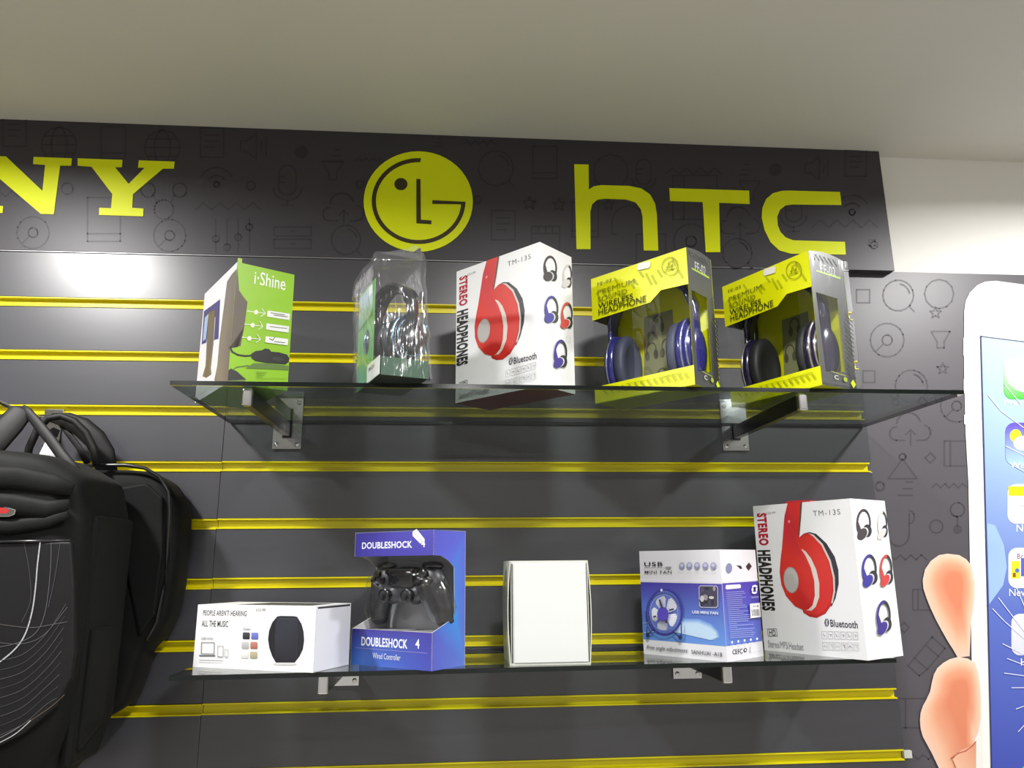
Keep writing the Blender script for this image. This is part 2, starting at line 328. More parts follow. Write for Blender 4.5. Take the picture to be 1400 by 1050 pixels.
# faint line icons printed on the dark vinyl
class WallArt(Art):
    def __init__(s,parent,Y,base=.0002,step=0.):
        s.Y=Y; s.par=parent; s.mb=MB(); s.k=1; s.h=None; s.done=[]
        s.P=lambda u,v,o:local(parent,at(u,v,Y))-Vector((0,base+o*step,0))
    def poly(s,pts,col,clip=False): Art.poly(s,pts,col,False)
def icon(A,kind,x,y,r,c,wd=2.2):
    L=lambda pts,cl=False: A.line([(x+a*r,y+b*r) for a,b in pts],wd,c,cl)
    E=lambda a,b_,rx,ry,a0=0,a1=360,n=18: A.arc((x+a*r,y+b_*r),rx*r,ry*r,a0,a1,wd,c,n)
    if kind=='doc': L([(-.8,-1),(.8,-1),(.8,1),(-.8,1)],True); L([(-.45,-.5),(.45,-.5)]); L([(-.45,-.1),(.45,-.1)]); L([(-.45,.3),(.2,.3)])
    elif kind=='tablet': L([(-.75,-1),(.75,-1),(.75,1),(-.75,1)],True); L([(-.75,.65),(.75,.65)])
    elif kind=='globe': E(0,0,1,1); E(0,0,.45,1); L([(-1,0),(1,0)]); L([(-.85,-.5),(.85,-.5)]); L([(-.85,.5),(.85,.5)])
    elif kind=='disc': E(0,0,1,1); E(0,0,.3,.3); L([(-.7,.7),(-.25,.25)])
    elif kind=='lens': E(0,0,1,1); E(0,0,.75,.75,10,80,6); L([(.72,.72),(1.05,1.05)])
    elif kind=='wifi': E(0,.6,1.1,1.1,30,150,10); E(0,.6,.6,.6,35,145,8); E(0,.55,.18,.18)
    elif kind=='zig': L([(-1.6+.4*i,.18*(-1)**i) for i in range(9)])
    elif kind=='mic': E(0,-.55,.45,.45,0,180,8); L([(-.45,-.55),(-.45,.2)]); L([(.45,-.55),(.45,.2)]); E(0,.2,.45,.35,180,360,8); E(0,.2,.75,.65,180,360,10); L([(0,.85),(0,1.1)]); L([(-.35,1.1),(.35,1.1)]); L([(-.45,-.4),(-.1,-.4)]); L([(-.45,-.1),(-.1,-.1)])
    elif kind=='cloud': E(-.1,-.1,.65,.7,20,170,12); E(.65,.25,.4,.4,-90,80,8); E(-.75,.3,.35,.35,90,270,8); L([(-.75,.65),(-.3,.65)]); L([(.3,.65),(.65,.65)]); L([(0,.9),(0,.1),(-.25,.35)]); L([(0,.1),(.25,.35)])
    elif kind=='slider':
        for q,h in ((-1,.2),(-.33,.7),(.33,.1),(1,-.5)): L([(q,-1),(q,1)]); E(q,h,.2,.2,0,360,8)
    elif kind=='drawers': L([(-1.2,-.7),(1.2,-.7),(1.2,-.1),(-1.2,-.1)],True); L([(-1.2,.1),(1.2,.1),(1.2,.7),(-1.2,.7)],True); L([(-.15,-.4),(.15,-.4)]); L([(-.15,.4),(.15,.4)])
    elif kind=='funnel': L([(-.8,-.8),(.8,-.8),(.3,.1),(.3,.6),(-.3,.6),(-.3,.1)],True)
    elif kind=='speaker': L([(.3,-1),(.3,1),(-.4,.4),(-.9,.4),(-.9,-.4),(-.4,-.4)],True); L([(.7,-.4),(.7,.4)]); L([(1.05,-.7),(1.05,.7)])
    elif kind=='star': L([(math.sin(i*math.pi/5)*(1 if i%2==0 else .45),-math.cos(i*math.pi/5)*(1 if i%2==0 else .45)) for i in range(10)],True)
    elif kind=='ring': E(0,0,1,1,0,360,12)
    elif kind=='dot': A.ell((x,y),r,r,c,12)
    elif kind=='node': E(-.9,-.5,.4,.4); E(.9,-.5,.4,.4); E(0,.6,.55,.55); L([(-.6,-.2),(-.4,.2)]); L([(.6,-.2),(.4,.2)])
    elif kind=='diamond': L([(0,-1),(1,0),(0,1),(-1,0)],True)
    elif kind=='tri': L([(0,-.7),(1.1,.8),(-1.1,.8)],True); E(0,-.85,.25,.25)
    elif kind=='lines': L([(-.2,-.7),(.5,-.7)]); L([(-.5,0),(.5,0)]); L([(-1,.7),(.5,.7)])
    elif kind=='square': L([(-1,-1),(1,-1),(1,1),(-1,1)],True)
    elif kind=='book': L([(-1,-1),(1,-1),(1,1),(-1,1)],True); L([(-.5,-1),(-.5,1)])
    elif kind=='note': L([(.5,-1.3),(.5,.3)]); E(-.3,.3,.8,.9,180,360,10); E(.5,-1,.4,.5,-90,90,6)
    elif kind=='pin': E(0,-.7,.6,.6); L([(0,-.1),(0,.7)]); A.ell((x,y+r),.4*r,.4*r,c,12)
    elif kind=='usb': L([(-.9,.3),(.2,-1),(1,-.3),(-.1,1)],True); L([(-.9,.3),(-1.3,.8),(-.6,1.4),(-.1,1)]); L([(-.2,-.5),(.6,.2)])
    elif kind=='head': E(0,0,.9,.9,0,180,10); L([(-.9,0),(-.9,.6),(-.6,.6)]); L([(.9,0),(.9,.6),(.6,.6)])
    elif kind=='cal': L([(-1,-.8),(1,-.8),(1,1),(-1,1)],True); L([(-1,-.3),(1,-.3)]); L([(-.5,-.8),(-.5,-.3)]); L([(0,-.8),(0,-.3)]); L([(.5,-.8),(.5,-.3)])
A=WallArt(hd,HY)
for k,x,y,r in [('doc',20,180,20),('globe',81,198,24),('tablet',155,195,22),('globe',222,202,24),('doc',290,195,20),('speaker',345,200,18),('dot',412,208,9),
    ('wifi',296,240,22),('zig',312,282,28),('ring',343,254,6),('mic',393,252,26),('funnel',455,235,18),('cloud',470,285,26),('slider',318,322,23),('drawers',400,325,21),('lens',473,328,20),
    ('disc',45,318,22),('tablet',142,300,30),('disc',232,322,22),('node',224,272,24),('ring',92,258,8),('zig',-10,265,22),('lines',460,213,12),('ring',492,252,5),('zig',505,218,12),
    ('lens',678,230,24),('tablet',745,222,22),('star',724,278,9),('star',764,280,9),('doc',688,308,20),('cal',746,325,19),('zig',655,195,14),('ring',653,273,5),('ring',835,235,24),('mic',880,240,22),
    ('zig',948,234,24),('lines',1020,232,10),('dot',1060,232,9),('speaker',1115,230,16),('doc',1170,223,18),('book',950,270,30),('funnel',1025,262,18),('cloud',1012,303,25),('mic',1085,290,24),('wifi',1165,278,22),('zig',1155,306,28),
    ('disc',945,330,24),('lens',1008,346,20),('ring',1195,335,5),('head',860,305,26),('star',832,280,8),('square',1192,332,4),('tablet',800,300,24),('square',890,340,20),('lines',600,195,8)]:
    icon(A,k,x,y,r,ICON,1.9); A.new('printed_icon')
A.build('printed_icon',hd,VINYL)

# ------------------------------------------------------------------ printed panel right of the slatwall
PY=WY-.003
pp=empty('printed_panel',(XR+.2,WY,0),0,'dark grey vinyl wall panel with faint tech icons beside the slatted wall','panel')
b=MB(); b.box((XR+.0008-(XR+.2),-.003,.02),(2.9-(XR+.2),-.0005,2.0035)); b.build('panel_sheet',mat('panel_vinyl',(72,69,75),.42,spec=.5),pp)
A=WallArt(pp,PY)
for k,x,y,r in [('lens',1228,404,21),('disc',1213,465,23),('ring',1284,402,20),('star',1279,428,8),('funnel',1286,466,16),('star',1289,504,8),('lens',1246,528,22),('cloud',1245,585,26),('disc',1308,555,22),('tri',1234,640,18),
    ('diamond',1272,626,7),('book',1308,620,17),('lines',1241,668,13),('zig',1298,664,15),('note',1234,725,18),('ring',1280,720,9),('pin',1309,708,16),('zig',1238,762,18),('square',1188,515,8),('ring',1203,665,6),('book',1262,820,14),
    ('usb',1270,893,22),('diamond',1236,858,7),('book',1248,975,20),('zig',1255,1035,18),('square',1180,405,9)]:
    icon(A,k,x,y,r,(69,66,72),2.1); A.new('printed_icon')
A.build('printed_icon',pp,VINYL)

# ------------------------------------------------------------------ wall decal: fingers holding a cracked phone (flat print)
DY=PY-.0012
dl=empty('wall_decal',(1.25,DY,.75),0,'large wall print of fingers holding a white phone with a cracked screen','wall print')
def dpt(x,y,o=0): return local(dl,at(x,y,DY))-Vector((0,.0001+o,0))
b=MB(); out=[(1331,1250),(1331,1050),(1328,880),(1324,660),(1320,590),(1318,500),(1318,427),(1320,412),(1326,400),(1336,390),(1347,385),(1362,384),(1400,389),(1560,408),(1720,428),(1745,440),(1757,465),(1790,1250)]
b.poly([dpt(*p) for p in out],(232,231,228)); b.build('phone_body',VINYL,dl)
def strip(name,pts,col,o): b=MB(); b.poly([dpt(x,y,o) for x,y in pts],col); return b.build(name,VINYL,dl)
strip('phone_side',[(1318,427),(1320,590),(1324,660),(1328,880),(1331,1050),(1331,1250),(1345,1250),(1344,1050),(1339,880),(1331,660),(1325,560),(1321,470)],[(238,236,230)]*6+[(226,224,218)]*6,.0002)
for y0,y1 in ((462,486),(518,538),(567,580)):
    x=1318+(y0-460)*.012
    strip('side_button',[(x-1.2,y0),(x+1.5,y0),(x+1.5,y1),(x-1.2,y1)],(240,240,238),.0003)
A=WallArt(dl,DY)
scr=[((1340.5,460),(1720,505)),((1344.5,610),(1735,700)),((1350,828),(1748,890)),((1355,1048),(1760,1100)),((1359,1240),(1770,1240))]
cols=[(176,200,216),(150,178,218),(88,108,188),(64,78,170),(58,70,160)]
for i in range(4):
    o=.0006; (a,b_),(c,d)=scr[i],scr[i+1]
    A.mb.poly([dpt(*a,o),dpt(*b_,o),dpt(*d,o),dpt(*c,o)],[cols[i],cols[i],cols[i+1],cols[i+1]])
o=A.build('phone_screen',dl,VINYL)
A=WallArt(dl,DY,.0010)
A.poly([(1349,715),(1360,718),(1372,745),(1376,775),(1371,800),(1352,826)],(150,180,238),False)
A.line([(1340.5,460),(1344.5,610),(1350,828),(1355,1048),(1358,1200)],2.0,(46,52,96)); A.line([(1340.5,460),(1400,467.5),(1720,505)],1.6,(90,96,120))
A.build('screen_edge',dl,VINYL)
def app(name,x,y,w_,h_,top,bot,extra):
    A=WallArt(dl,DY,.0012,.6); n=8; r=12; p=[]
    for cx,cy,a0 in ((x+w_-r,y+r,0),(x+r,y+r,90),(x+r,y+h_-r,180),(x+w_-r,y+h_-r,270)):
        p+=[(cx+r*math.cos(math.radians(a0+90*i/n)),cy-r*math.sin(math.radians(a0+90*i/n))) for i in range(n+1)]
    A.poly(p,[tuple(int(t0+(t1-t0)*min(max((q[1]-y)/h_,0),1)) for t0,t1 in zip(top,bot)) for q in p],False); extra(A); A.build(name,dl,VINYL)
def e1(A):
    A.ell((1402,512),27,24,(252,254,250)); A.text('Messages',(1372,556),(1432,547),(235,245,252))
app('app_icon',1372,488,62,58,(225,245,225),(70,190,60),e1)
def e2(A):
    A.ell((1388,596),8,9,(236,222,40)); A.ell((1398,606),13,10,(255,255,255)); A.ell((1412,602),12,12,(255,255,255)); A.text('Weather',(1380,640),(1430,632),(235,242,252))
app('app_icon',1374,578,62,58,(92,74,180),(160,196,235),e2)
def e3(A):
    A.rect(1378,665,1438,678,(240,226,20)); A.line([(1390,692),(1436,690)],1,(190,190,190)); A.text('Notes',(1389,727),(1422,717),(240,244,252))
app('app_icon',1377,662,62,54,(252,252,248),(252,252,252),e3)
def e4(A):
    A.rect(1382,767,1394,791,(228,212,40)); A.rect(1395,763,1420,788,(88,92,190)); A.ell((1390,780),3,3,(80,110,190)); A.rect(1384,783,1388,789,(140,80,50)); A.text('Bruns',(1390,764),(1412,757),(90,60,90)); A.text('Newsstand',(1379,815),(1438,805),(235,240,252))
app('app_icon',1378,749,62,55,(238,238,248),(250,250,252),e4)
def e5(A): A.text('Health',(1395,910),(1435,900),(235,240,252))
app('app_icon',1382,839,62,57,(214,216,240),(206,208,240),e5)
app('app_icon',1394,1045,62,57,(90,190,110),(70,180,90),lambda A:A.ell((1425,1075),14,14,(245,255,245)))
A=WallArt(dl,DY,.0021)
for pts in ([(1350,540),(1368,562),(1400,586)],[(1372,525),(1395,553)],[(1374,610),(1402,624)],[(1382,635),(1402,646)],[(1388,692),(1402,690)],[(1364,817),(1380,838),(1402,866)],[(1356,832),(1372,849),(1402,875)],[(1370,880),(1386,888),(1402,896)],[(1372,920),(1402,924)],[(1382,940),(1402,940)],[(1388,969),(1402,964)],[(1391,1000),(1402,988)],[(1376,900),(1402,910)],[(1385,795),(1400,830)]):
    A.line(pts,.9,(225,230,240)); A.new('crack_line')
A.build('crack_line',dl,VINYL)
def finger(pts,tipc,o):
    """printed finger: shaded rings of the photograph on the decal"""
    n=len(pts); cx=sum(p[0] for p in pts)/n; cy=sum(p[1] for p in pts)/n
    rings=[1,.86,.62,.32]; cols=[(228,196,180),(232,188,160),(222,156,124),(212,130,98)]
    b=MB(); R=[]
    for k,s_ in enumerate(rings): R.append([(tipc[0]+(x-tipc[0])*s_,tipc[1]+(y-tipc[1])*s_) for x,y in pts])
    for k in range(3):
        for i in range(n):
            j=(i+1)%n
            q=[R[k][i],R[k][j],R[k+1][j],R[k+1][i]]
            b.poly([dpt(*p,o+.0008*(kk)) for p,kk in zip(q,(k,k,k+1,k+1))],[cols[k],cols[k],cols[k+1],cols[k+1]])
    b.poly([dpt(*p,o+.0024) for p in R[3]],cols[3])
    return b.build('finger_picture',VINYL,dl,True,weld=False)
finger([(1261,793),(1264,779),(1272,767),(1283,759),(1295,757),(1311,759),(1321,765),(1328,774),(1332,796),(1332,815),(1330,833),(1327,850),(1326,875),(1325,897),(1309,899),(1302,887),(1295,876),(1287,862),(1279,847),(1272,832),(1266,817),(1262,805)],(1305,795),.0010)
finger([(1309,898),(1298,901),(1289,906),(1281,913),(1276,922),(1273,934),(1271,945),(1266,956),(1261,965),(1258,974),(1257,984),(1258,996),(1261,1007),(1267,1018),(1273,1029),(1283,1050),(1300,1100),(1318,1150),(1333,1150),(1332,1090),(1332,1050),(1332,1011),(1337,1000),(1340,981),(1340,958),(1339,936),(1336,918),(1332,906),(1322,900)],(1312,945),.0014)
A=WallArt(dl,DY,.0046,.1)
A.poly([(1300,1037),(1312,1024),(1326,1018),(1332,1012),(1332,1050),(1331,1060),(1310,1060)],[(228,180,152),(222,164,136),(216,150,122),(208,138,108),(220,166,138),(228,182,154),(230,186,158)],False)
A.line([(1298,1036),(1308,1029),(1318,1026),(1327,1019),(1332,1013)],1.4,(176,92,66))
A.build('knuckle_crease',dl,VINYL)

# ------------------------------------------------------------------ glass shelves and brackets
def glass_shelf(x0,x1,yf0,yf1,zb,zt,label):
    t=empty('glass_shelf',((x0+x1)/2,-.003,zb),0,label,'shelf','glass shelves'); cx=(x0+x1)/2
    b=MB(); q=[(x0-cx,yf0+.003),(x1-cx,yf1+.003),(x1-cx,0),(x0-cx,0)]; h=zt-zb
    top=[(x,y,h) for x,y in q]; bot=[(x,y,0) for x,y in q]
    b.raw(top,[(0,1,2,3)],None,0); b.raw(bot,[(3,2,1,0)],None,0)
    b.build('pane',[GLASS],t,weld=False)
    e=MB()
    for i in range(4):
        j=(i+1)%4; e.raw([bot[i],bot[j],top[j],top[i]],[(0,1,2,3)])
    e.build('polished_edge',GEDGE,t); return t
ZU,ZL=1.683,1.285
glass_shelf(-.502,.680,-.300,-.292,1.6765,ZU,'upper tinted glass shelf holding headphone boxes')
glass_shelf(-.483,.567,-.252,-.211,1.2785,ZL,'lower tinted glass shelf with the blue controller box on it')
def bracket(x,zt,yend,label):
    t=empty('shelf_bracket',(x,0,zt),0,label,'bracket','chrome shelf brackets')
    b=MB(); b.box((-.025,-.0048,-.046),(.025,-.0018,-.0002)); b.box((-.025,-.0029,-.0002),(.025,-.0018,.052)); b.build('back_plate',CHROME,t,weld=False)
    b=MB(); b.box((-.0062,yend+.004,-.0245),(.0062,-.005,-.0004)); b.build('arm',DKCHROME,t,bevel=.0012)
    b=MB(); b.box((-.0072,yend,-.0255),(.0072,yend+.010,-.0003)); b.build('end_cap',CHROME,t,bevel=.0022)
    b=MB(); b.box((-.0085,-.009,-.027),(.0085,-.0049,-.0004)); b.build('socket',DKCHROME,t,bevel=.001)
    for s in (-.018,.018):
        b=MB(); b.lathe([(.004,0),(.004,.0015),(.002,.0025)],Matrix.Translation((s,-.0048,-.038))@Matrix.Rotation(math.pi/2,4,'X'),12); b.build('screw',CHROME,t,True)
    b=MB(); b.box((-.02,-.0016,-.002),(.02,.004,.002)); b.build('hook_tab',CHROME,t)
    t.children
    return t
bracket(-.399,1.6765,-.286,'chrome bracket under the left end of the upper glass shelf')
bracket(.424,1.6765,-.288,'chrome bracket under the yellow headphone boxes on the upper shelf')
bracket(-.282,1.2785,-.226,'chrome bracket below the white speaker box on the lower shelf')
bracket(.306,1.2785,-.206,'chrome bracket below the small fan box on the lower shelf')

# ------------------------------------------------------------------ cartons
class Carton:
    def __init__(s,name,v,z,label,cat='box',group=None):
        x,y,a,s.w,s.d,s.h=v; a=math.radians(a); ux=Vector((math.cos(a),math.sin(a),0)); uy=Vector((-math.sin(a),math.cos(a),0))
        s.a=a; s.o=empty(name,Vector((x,y,z))-ux*(s.w/2)+uy*(s.d/2),a,label,cat,group)
    def front(s,u,v,o=0): return Vector((-s.w/2+u*s.w,-s.d/2-o,v*s.h))
    def right(s,u,v,o=0): return Vector((s.w/2+o,-s.d/2+u*s.d,v*s.h))
    def left(s,u,v,o=0): return Vector((-s.w/2-o,s.d/2-u*s.d,v*s.h))
    def back(s,u,v,o=0): return Vector((s.w/2-u*s.w,s.d/2+o,v*s.h))
    def inback(s,u,v,o=0): return Vector((-s.w/2+u*s.w,s.d/2-.002-o,v*s.h))
    def top(s,u,v,o=0): return Vector((-s.w/2+u*s.w,-s.d/2+v*s.d,s.h+o))
    def body(s,cols,name='carton_body',bevel=.0007):
        b=MB(); b.box((-s.w/2,-s.d/2,0),(s.w/2,s.d/2,s.h),cols=cols); 
        me=b.build(name,CARD,s.o); return me
    def world(s,p): return s.o.location+Matrix.Rotation(s.a,3,'Z')@Vector(p)
W=(234,235,237)
def six(c,**k): d=dict(front=c,back=c,left=c,right=c,top=c,bottom=c); d.update(k); return d

# --- white stereo headphone cartons
def mini_headphone(A,cx,cy,w_,h_,c,dark=(52,50,54),ox=0,oy=0):
    x=lambda a:cx+a*w_+ox; y=lambda b_:cy+b_*h_+oy
    def arcpts(rx,ry,a0,a1,n=14): return [(x(-.02+rx*math.cos(math.radians(a0+(a1-a0)*i/n))),y(-.05-ry*math.sin(math.radians(a0+(a1-a0)*i/n)))) for i in range(n+1)]
    A.poly(arcpts(.46,.45,-20,100)+arcpts(.34,.36,100,-20),dark)
    A.poly(arcpts(.46,.45,85,215)+arcpts(.33,.36,215,85),c)
    A.ell((x(.22),y(.17)),.28*w_,.20*h_,dark,16)
    A.ell((x(-.02),y(.25)),.27*w_,.20*h_,(206,206,214),16,.5)
    A.ell((x(-.10),y(.28)),.27*w_,.20*h_,c,16,.5)
    A.poly([(x(-.48),y(-.1)),(x(-.35),y(-.08)),(x(-.2),y(.1)),(x(0),y(.36)),(x(-.1),y(.47)),(x(-.3),y(.36)),(x(-.46),y(.12))],c)
def stereo_box(v,z,label,red_top=False):
    C=Carton('headphone_box',v,z,label,'box','white stereo headphone boxes')
    C.body(six(W,bottom=(120,26,34)))
    Q=[(95,120),(555,78),(658,843),(160,808)]
    A=Art(C.front,Q)
    RED=(214,50,38); DR=(186,36,34)
    A.poly([(322,262),(345,244),(368,238),(400,246),(450,290),(490,352),(509,415),(512,480),(498,550),(480,590),(440,560)],(48,48,54))
    A.poly([(322,262),(340,246),(362,242),(388,250),(430,290),(470,368),(490,450),(493,520),(480,580),(452,624),(410,646),(375,640),(345,622),(330,560)],DR)
    A.poly([(362,243),(388,250),(432,292),(472,370),(493,450),(496,520),(485,575),(478,572),(488,515),(484,452),(464,374),(426,300),(385,258)],(205,196,190))
    A.poly([(322,270),(342,254),(365,252),(388,262),(424,302),(460,374),(480,452),(482,520),(470,572),(445,612),(410,634),(375,628),(345,612),(330,560)],(206,46,36))
    A.poly([(333,318),(352,330),(378,362),(404,415),(420,480),(421,545),(405,592),(385,612),(355,608),(330,500)],(214,204,196))
    A.poly([(262,104),(330,98),(326,180),(320,255),(330,318),(352,350),(378,405),(396,470),(400,540),(390,585),(370,606),(345,610),(305,592),(262,545),(238,490),(229,430),(232,370),(238,320),(243,240),(248,165)],[RED,RED,(196,44,34),(190,42,34),RED,RED,(206,46,34),(200,44,34),(190,38,32),(186,36,32),(186,36,32),(192,38,34),(206,44,36),(214,50,40),(206,44,48),(196,40,58),(200,42,54),RED,(200,40,44),(196,40,60)])
    A.poly([(322,97),(331,96),(327,180),(321,255),(316,256),(319,180)],(92,70,62))
    A.ell((285,467),36,63,(158,152,148),24,-.12); A.ell((285,467),33,58,(182,178,174),24,-.12)
    A.ell((271,190),6,8,(240,130,110),10)
    A.build('headphone_picture',C.o)
    A=Art(C.front,Q); A.k=2
    A.text('STEREO',(128,306),(160,150),(176,22,52),.05,True,1.14); A.text('HEADPHONES',(146,616),(182,326),(36,32,36),.05,True,1.14)
    A.text('TM-13S',(385,163),(510,128),(104,104,108),-.004,spacing=1.2)
    A.text('Bluetooth',(478,686),(604,655),(72,72,80),.02,spacing=1.05)
    A.ell((459,666),11,19,(72,72,84),16); A.line([(454,658),(464,673),(459,681),(459,651),(464,659),(454,674)],2,(240,240,240))
    A.line([(174,705),(218,703),(222,738),(178,740)],2.2,(96,96,100),True); A.text('HD',(184,735),(213,709),(86,86,90),.006)
    A.text('Stereo/MP3/Headset',(180,793),(348,770),(140,140,144))
    A.text('£22-99',(160,157),(204,143),(150,150,154))
    A.build('lettering',C.o)
    A=Art(C.front,Q); A.k=2
    for r_ in range(2):
        for c in range(6):
            x=436+c*30+r_*6; y=709+r_*52-c*.3
            A.line([(x,y),(x+22,y),(x+24,y+36),(x+2,y+36)],1.6,(168,168,172),True)
            if r_==0: A.line([(x+7,y+10),(x+12,y+24),(x+17,y+20)] if c%2==0 else [(x+6,y+14),(x+17,y+14),(x+12,y+25)],2,(130,130,134))
            else: A.line([(x+7,y+12),(x+17,y+12),(x+17,y+26)] if c%2 else [(x+6,y+22),(x+12,y+14),(x+18,y+22)],2.4 if c in (3,4) else 1.6,(90,90,94) if c in (3,4) else (140,140,144))
            A.new('feature_icon')
    A.build('feature_icon',C.o) if A.mb.f or A.done else None
    S=Art(C.right,[(555,78),(725,78),(827,825),(658,843)])
    for cx,cy,w_,h_,c in ((625,205,78,160,(70,64,66)),(715,204,52,150,(208,206,204)),(655,428,78,165,(62,58,150)),(735,425,66,162,(200,68,62)),(725,648,74,168,(66,52,138))):
        mini_headphone(S,cx,cy,w_,h_,c); S.new('small_headphone_picture')
    for x,y in ((662,528),(742,525),(730,748)): S.line([(x,y),(x+18,y),(x+21,y+30),(x+3,y+30)],1.4,(205,205,210),True)
    S.build('tick_boxes',C.o)
    if red_top:
        b=MB(); prof=[(0,0),(.001,.0026),(.006,.0036),(.030,.0036),(.046,.0022),(.048,0)]
        for (x0,z0),(x1,z1) in zip(prof,prof[1:]):
            X0=-C.w/2+C.w*.36+x0; X1=-C.w/2+C.w*.36+x1
            b.raw([(X0,-C.d/2,C.h+z0),(X1,-C.d/2,C.h+z1),(X1,C.d*.2,C.h+z1),(X0,C.d*.2,C.h+z0)],[(0,1,2,3)],(196,44,56))
        b.raw([(-C.w/2+C.w*.36+x,-C.d/2-.0001,C.h+z) for x,z in prof],[tuple(range(len(prof)))],(196,44,56))
        b.build('red_top_flap',PRINT,C.o)
    return C
stereo_box((.0258,-.2928,-45.8,.1816,.0811,.2277),ZU,'white stereo headphone box with red headphone picture on the upper shelf')
stereo_box((.5092,-.2344,-60.1,.1828,.0975,.2375),ZL,'white stereo headphone box with red headphone picture on the lower shelf',True)

# --- lime charger carton
C=Carton('charger_box',(-.4267,-.2884,-57.6,.1684,.088,.185),ZU,'lime and white car charger box at the left end of the upper shelf')
LM=(148,202,10)
C.body(six((218,216,219),right=LM,top=(150,200,40),bottom=(170,205,110),back=LM))
A=Art(C.right,[(380,125),(743,205),(695,940),(325,855)])
A.poly([(380,150),(392,300),(415,335),(443,372),(425,520),(402,640),(338,638),(330,855),(325,855)],[(92,80,68)]*4+[(104,92,80),(86,74,64),(110,98,86),(150,190,60),(110,98,86)])
A.poly([(332,648),(402,642),(380,780),(326,850)],LM)
A.poly([(325,778),(345,770),(380,790),(436,845),(325,850)],(44,44,40))
A.poly([(325,842),(436,845),(420,870),(325,862)],(120,140,80))
A.line([(338,640),(352,672),(385,692),(430,702),(480,702)],11,(30,30,30))
A.poly([(465,692),(492,676),(530,674),(552,664),(578,670),(590,686),(640,694),(692,712),(710,738),(704,760),(680,774),(620,764),(550,752),(492,738),(468,718)],(28,28,30))
A.poly([(600,720),(660,728),(676,746),(640,750),(600,738)],(52,52,54))
A.line([(355,780),(380,765),(450,762)],7,(92,120,50)); A.poly([(430,778),(480,750),(560,756),(640,772),(702,784),(700,812),(560,792)],(96,128,52))
A.build('charger_picture',C.o)
A=Art(C.right,[(380,125),(743,205),(695,940),(325,855)]); A.k=4
A.text('i·Shine',(482,262),(686,222),(248,252,240),.008); A.line([(508,265),(670,298)],3,(196,226,120))
for y in (437,517,597):
    k=(y-437)/160; x0=440-30*k
    A.line([(x0,y-10),(x0+110,y+9)],5,(236,246,214)); A.ell((x0+55-12*k+0,y),13,15,(240,248,220),14); A.line([(x0+92,y-22),(x0+112,y+10),(x0+84,y+28)],5,(236,246,214))
    xx=566-13*k; A.poly([(xx,y-8),(xx+146,y+18),(xx+142,y+58),(xx-3,y+30)],(246,248,244))
A.text('Samsung mobiles',(580,462),(675,462),(90,90,90)) if False else None
for y,x in ((444,585),(458,605)): A.line([(x,y),(x+90,y+16)],3,(110,110,115))
A.line([(582,530),(690,548)],4,(150,150,155)); A.line([(578,604),(598,618),(612,600)],4,(40,40,44)); A.line([(610,626),(675,637)],4,(110,110,114))
for y in (806,818,830): A.line([(497,y),(560-(y-806),y+9)],3,(96,140,20))
A.line([(495,846),(690,862)],2,(110,150,20))
A.build('lettering',C.o)
A=Art(C.left if False else C.front,[(178,335),(380,125),(325,855),(125,1000)])
A.poly([(380,165),(345,205),(318,250),(300,400),(275,600),(262,760),(245,850),(262,862),(325,852)],[(110,100,92),(112,104,96),(104,96,90),(112,104,96),(122,112,102),(128,118,104),(104,90,66),(128,118,104),(110,100,92)])
A.poly([(175,442),(276,360),(268,600),(240,610),(248,470),(205,500),(192,630),(163,645)],(66,62,116))
A.poly([(182,480),(205,455),(190,610),(170,625)],(150,170,200))
A.poly([(205,448),(246,424),(236,640),(222,780),(226,815),(196,840),(172,835),(190,770),(196,620)],[(96,84,62),(104,92,70),(112,102,92),(120,110,100),(110,96,70),(104,90,60),(120,112,104),(112,104,94),(108,98,90)])
A.build('phone_picture',C.o)
b=MB(); b.prism([(C.w/2-.002,-C.d/2+.001,C.h),(C.w/2-.0005,-C.d/2+.001,C.h),(C.w/2-.0005,-C.d/2+.001,C.h+.007),(C.w/2-.0018,-C.d/2+.001,C.h+.006)],(0,.006,0),(170,200,70)); b.build('torn_flap_tip',PRINT,C.o)

# --- white speaker carton
C=Carton('speaker_box',(-.2927,-.2500,-26.0,.2105,.0875,.0878),ZL,'long white speaker box with black barrel speaker picture on the lower shelf')
C.body(six(W,right=(222,224,232)))
Q=[(118,168),(1068,160),(1035,697),(85,650)]
A=Art(C.front,Q)
A.poly([(745,250),(775,244),(885,244),(910,250),(945,305),(962,370),(966,440),(955,510),(925,570),(885,618),(735,618),(705,565),(682,500),(672,435),(680,365),(705,300)],[(44,44,54)]*5+[(36,36,44)]*5+[(30,30,38)]*2+[(34,34,42)]*4)
A.poly([(745,262),(912,262),(915,420),(895,600),(742,600),(735,420)],[(50,51,62),(50,51,62),(44,44,56),(34,34,42),(36,36,44),(50,51,62)])
A.poly([(748,262),(905,262),(905,272),(748,272)],(62,63,74)); A.line([(738,290),(732,430),(738,585)],4,(66,67,78)); A.line([(908,290),(912,430),(900,585)],4,(58,59,70))
A.poly([(735,616),(885,616),(905,626),(885,634),(730,634),(710,626)],(212,211,212))
A.build('speaker_picture',C.o)
A=Art(C.front,Q); A.k=2
A.text("PEOPLE AREN'T HEARING",(158,252),(502,208),(70,66,74),.004,spacing=1.06); A.text('ALL THE MUSIC',(149,338),(356,292),(70,66,74),.004,spacing=1.06)
A.text('£12-99',(575,210),(652,188),(140,138,142)); A.text('Color',(474,363),(536,342),(130,128,132)); A.text('USED WITH',(149,441),(238,424),(140,138,142))
A.line([(135,596),(320,602)],4,(176,174,178)); A.line([(135,612),(312,618)],4,(210,209,212))
A.line([(152,462),(250,462),(248,550),(150,548)],4,(120,118,122),True); A.rect(135,558,258,568,(120,118,122))
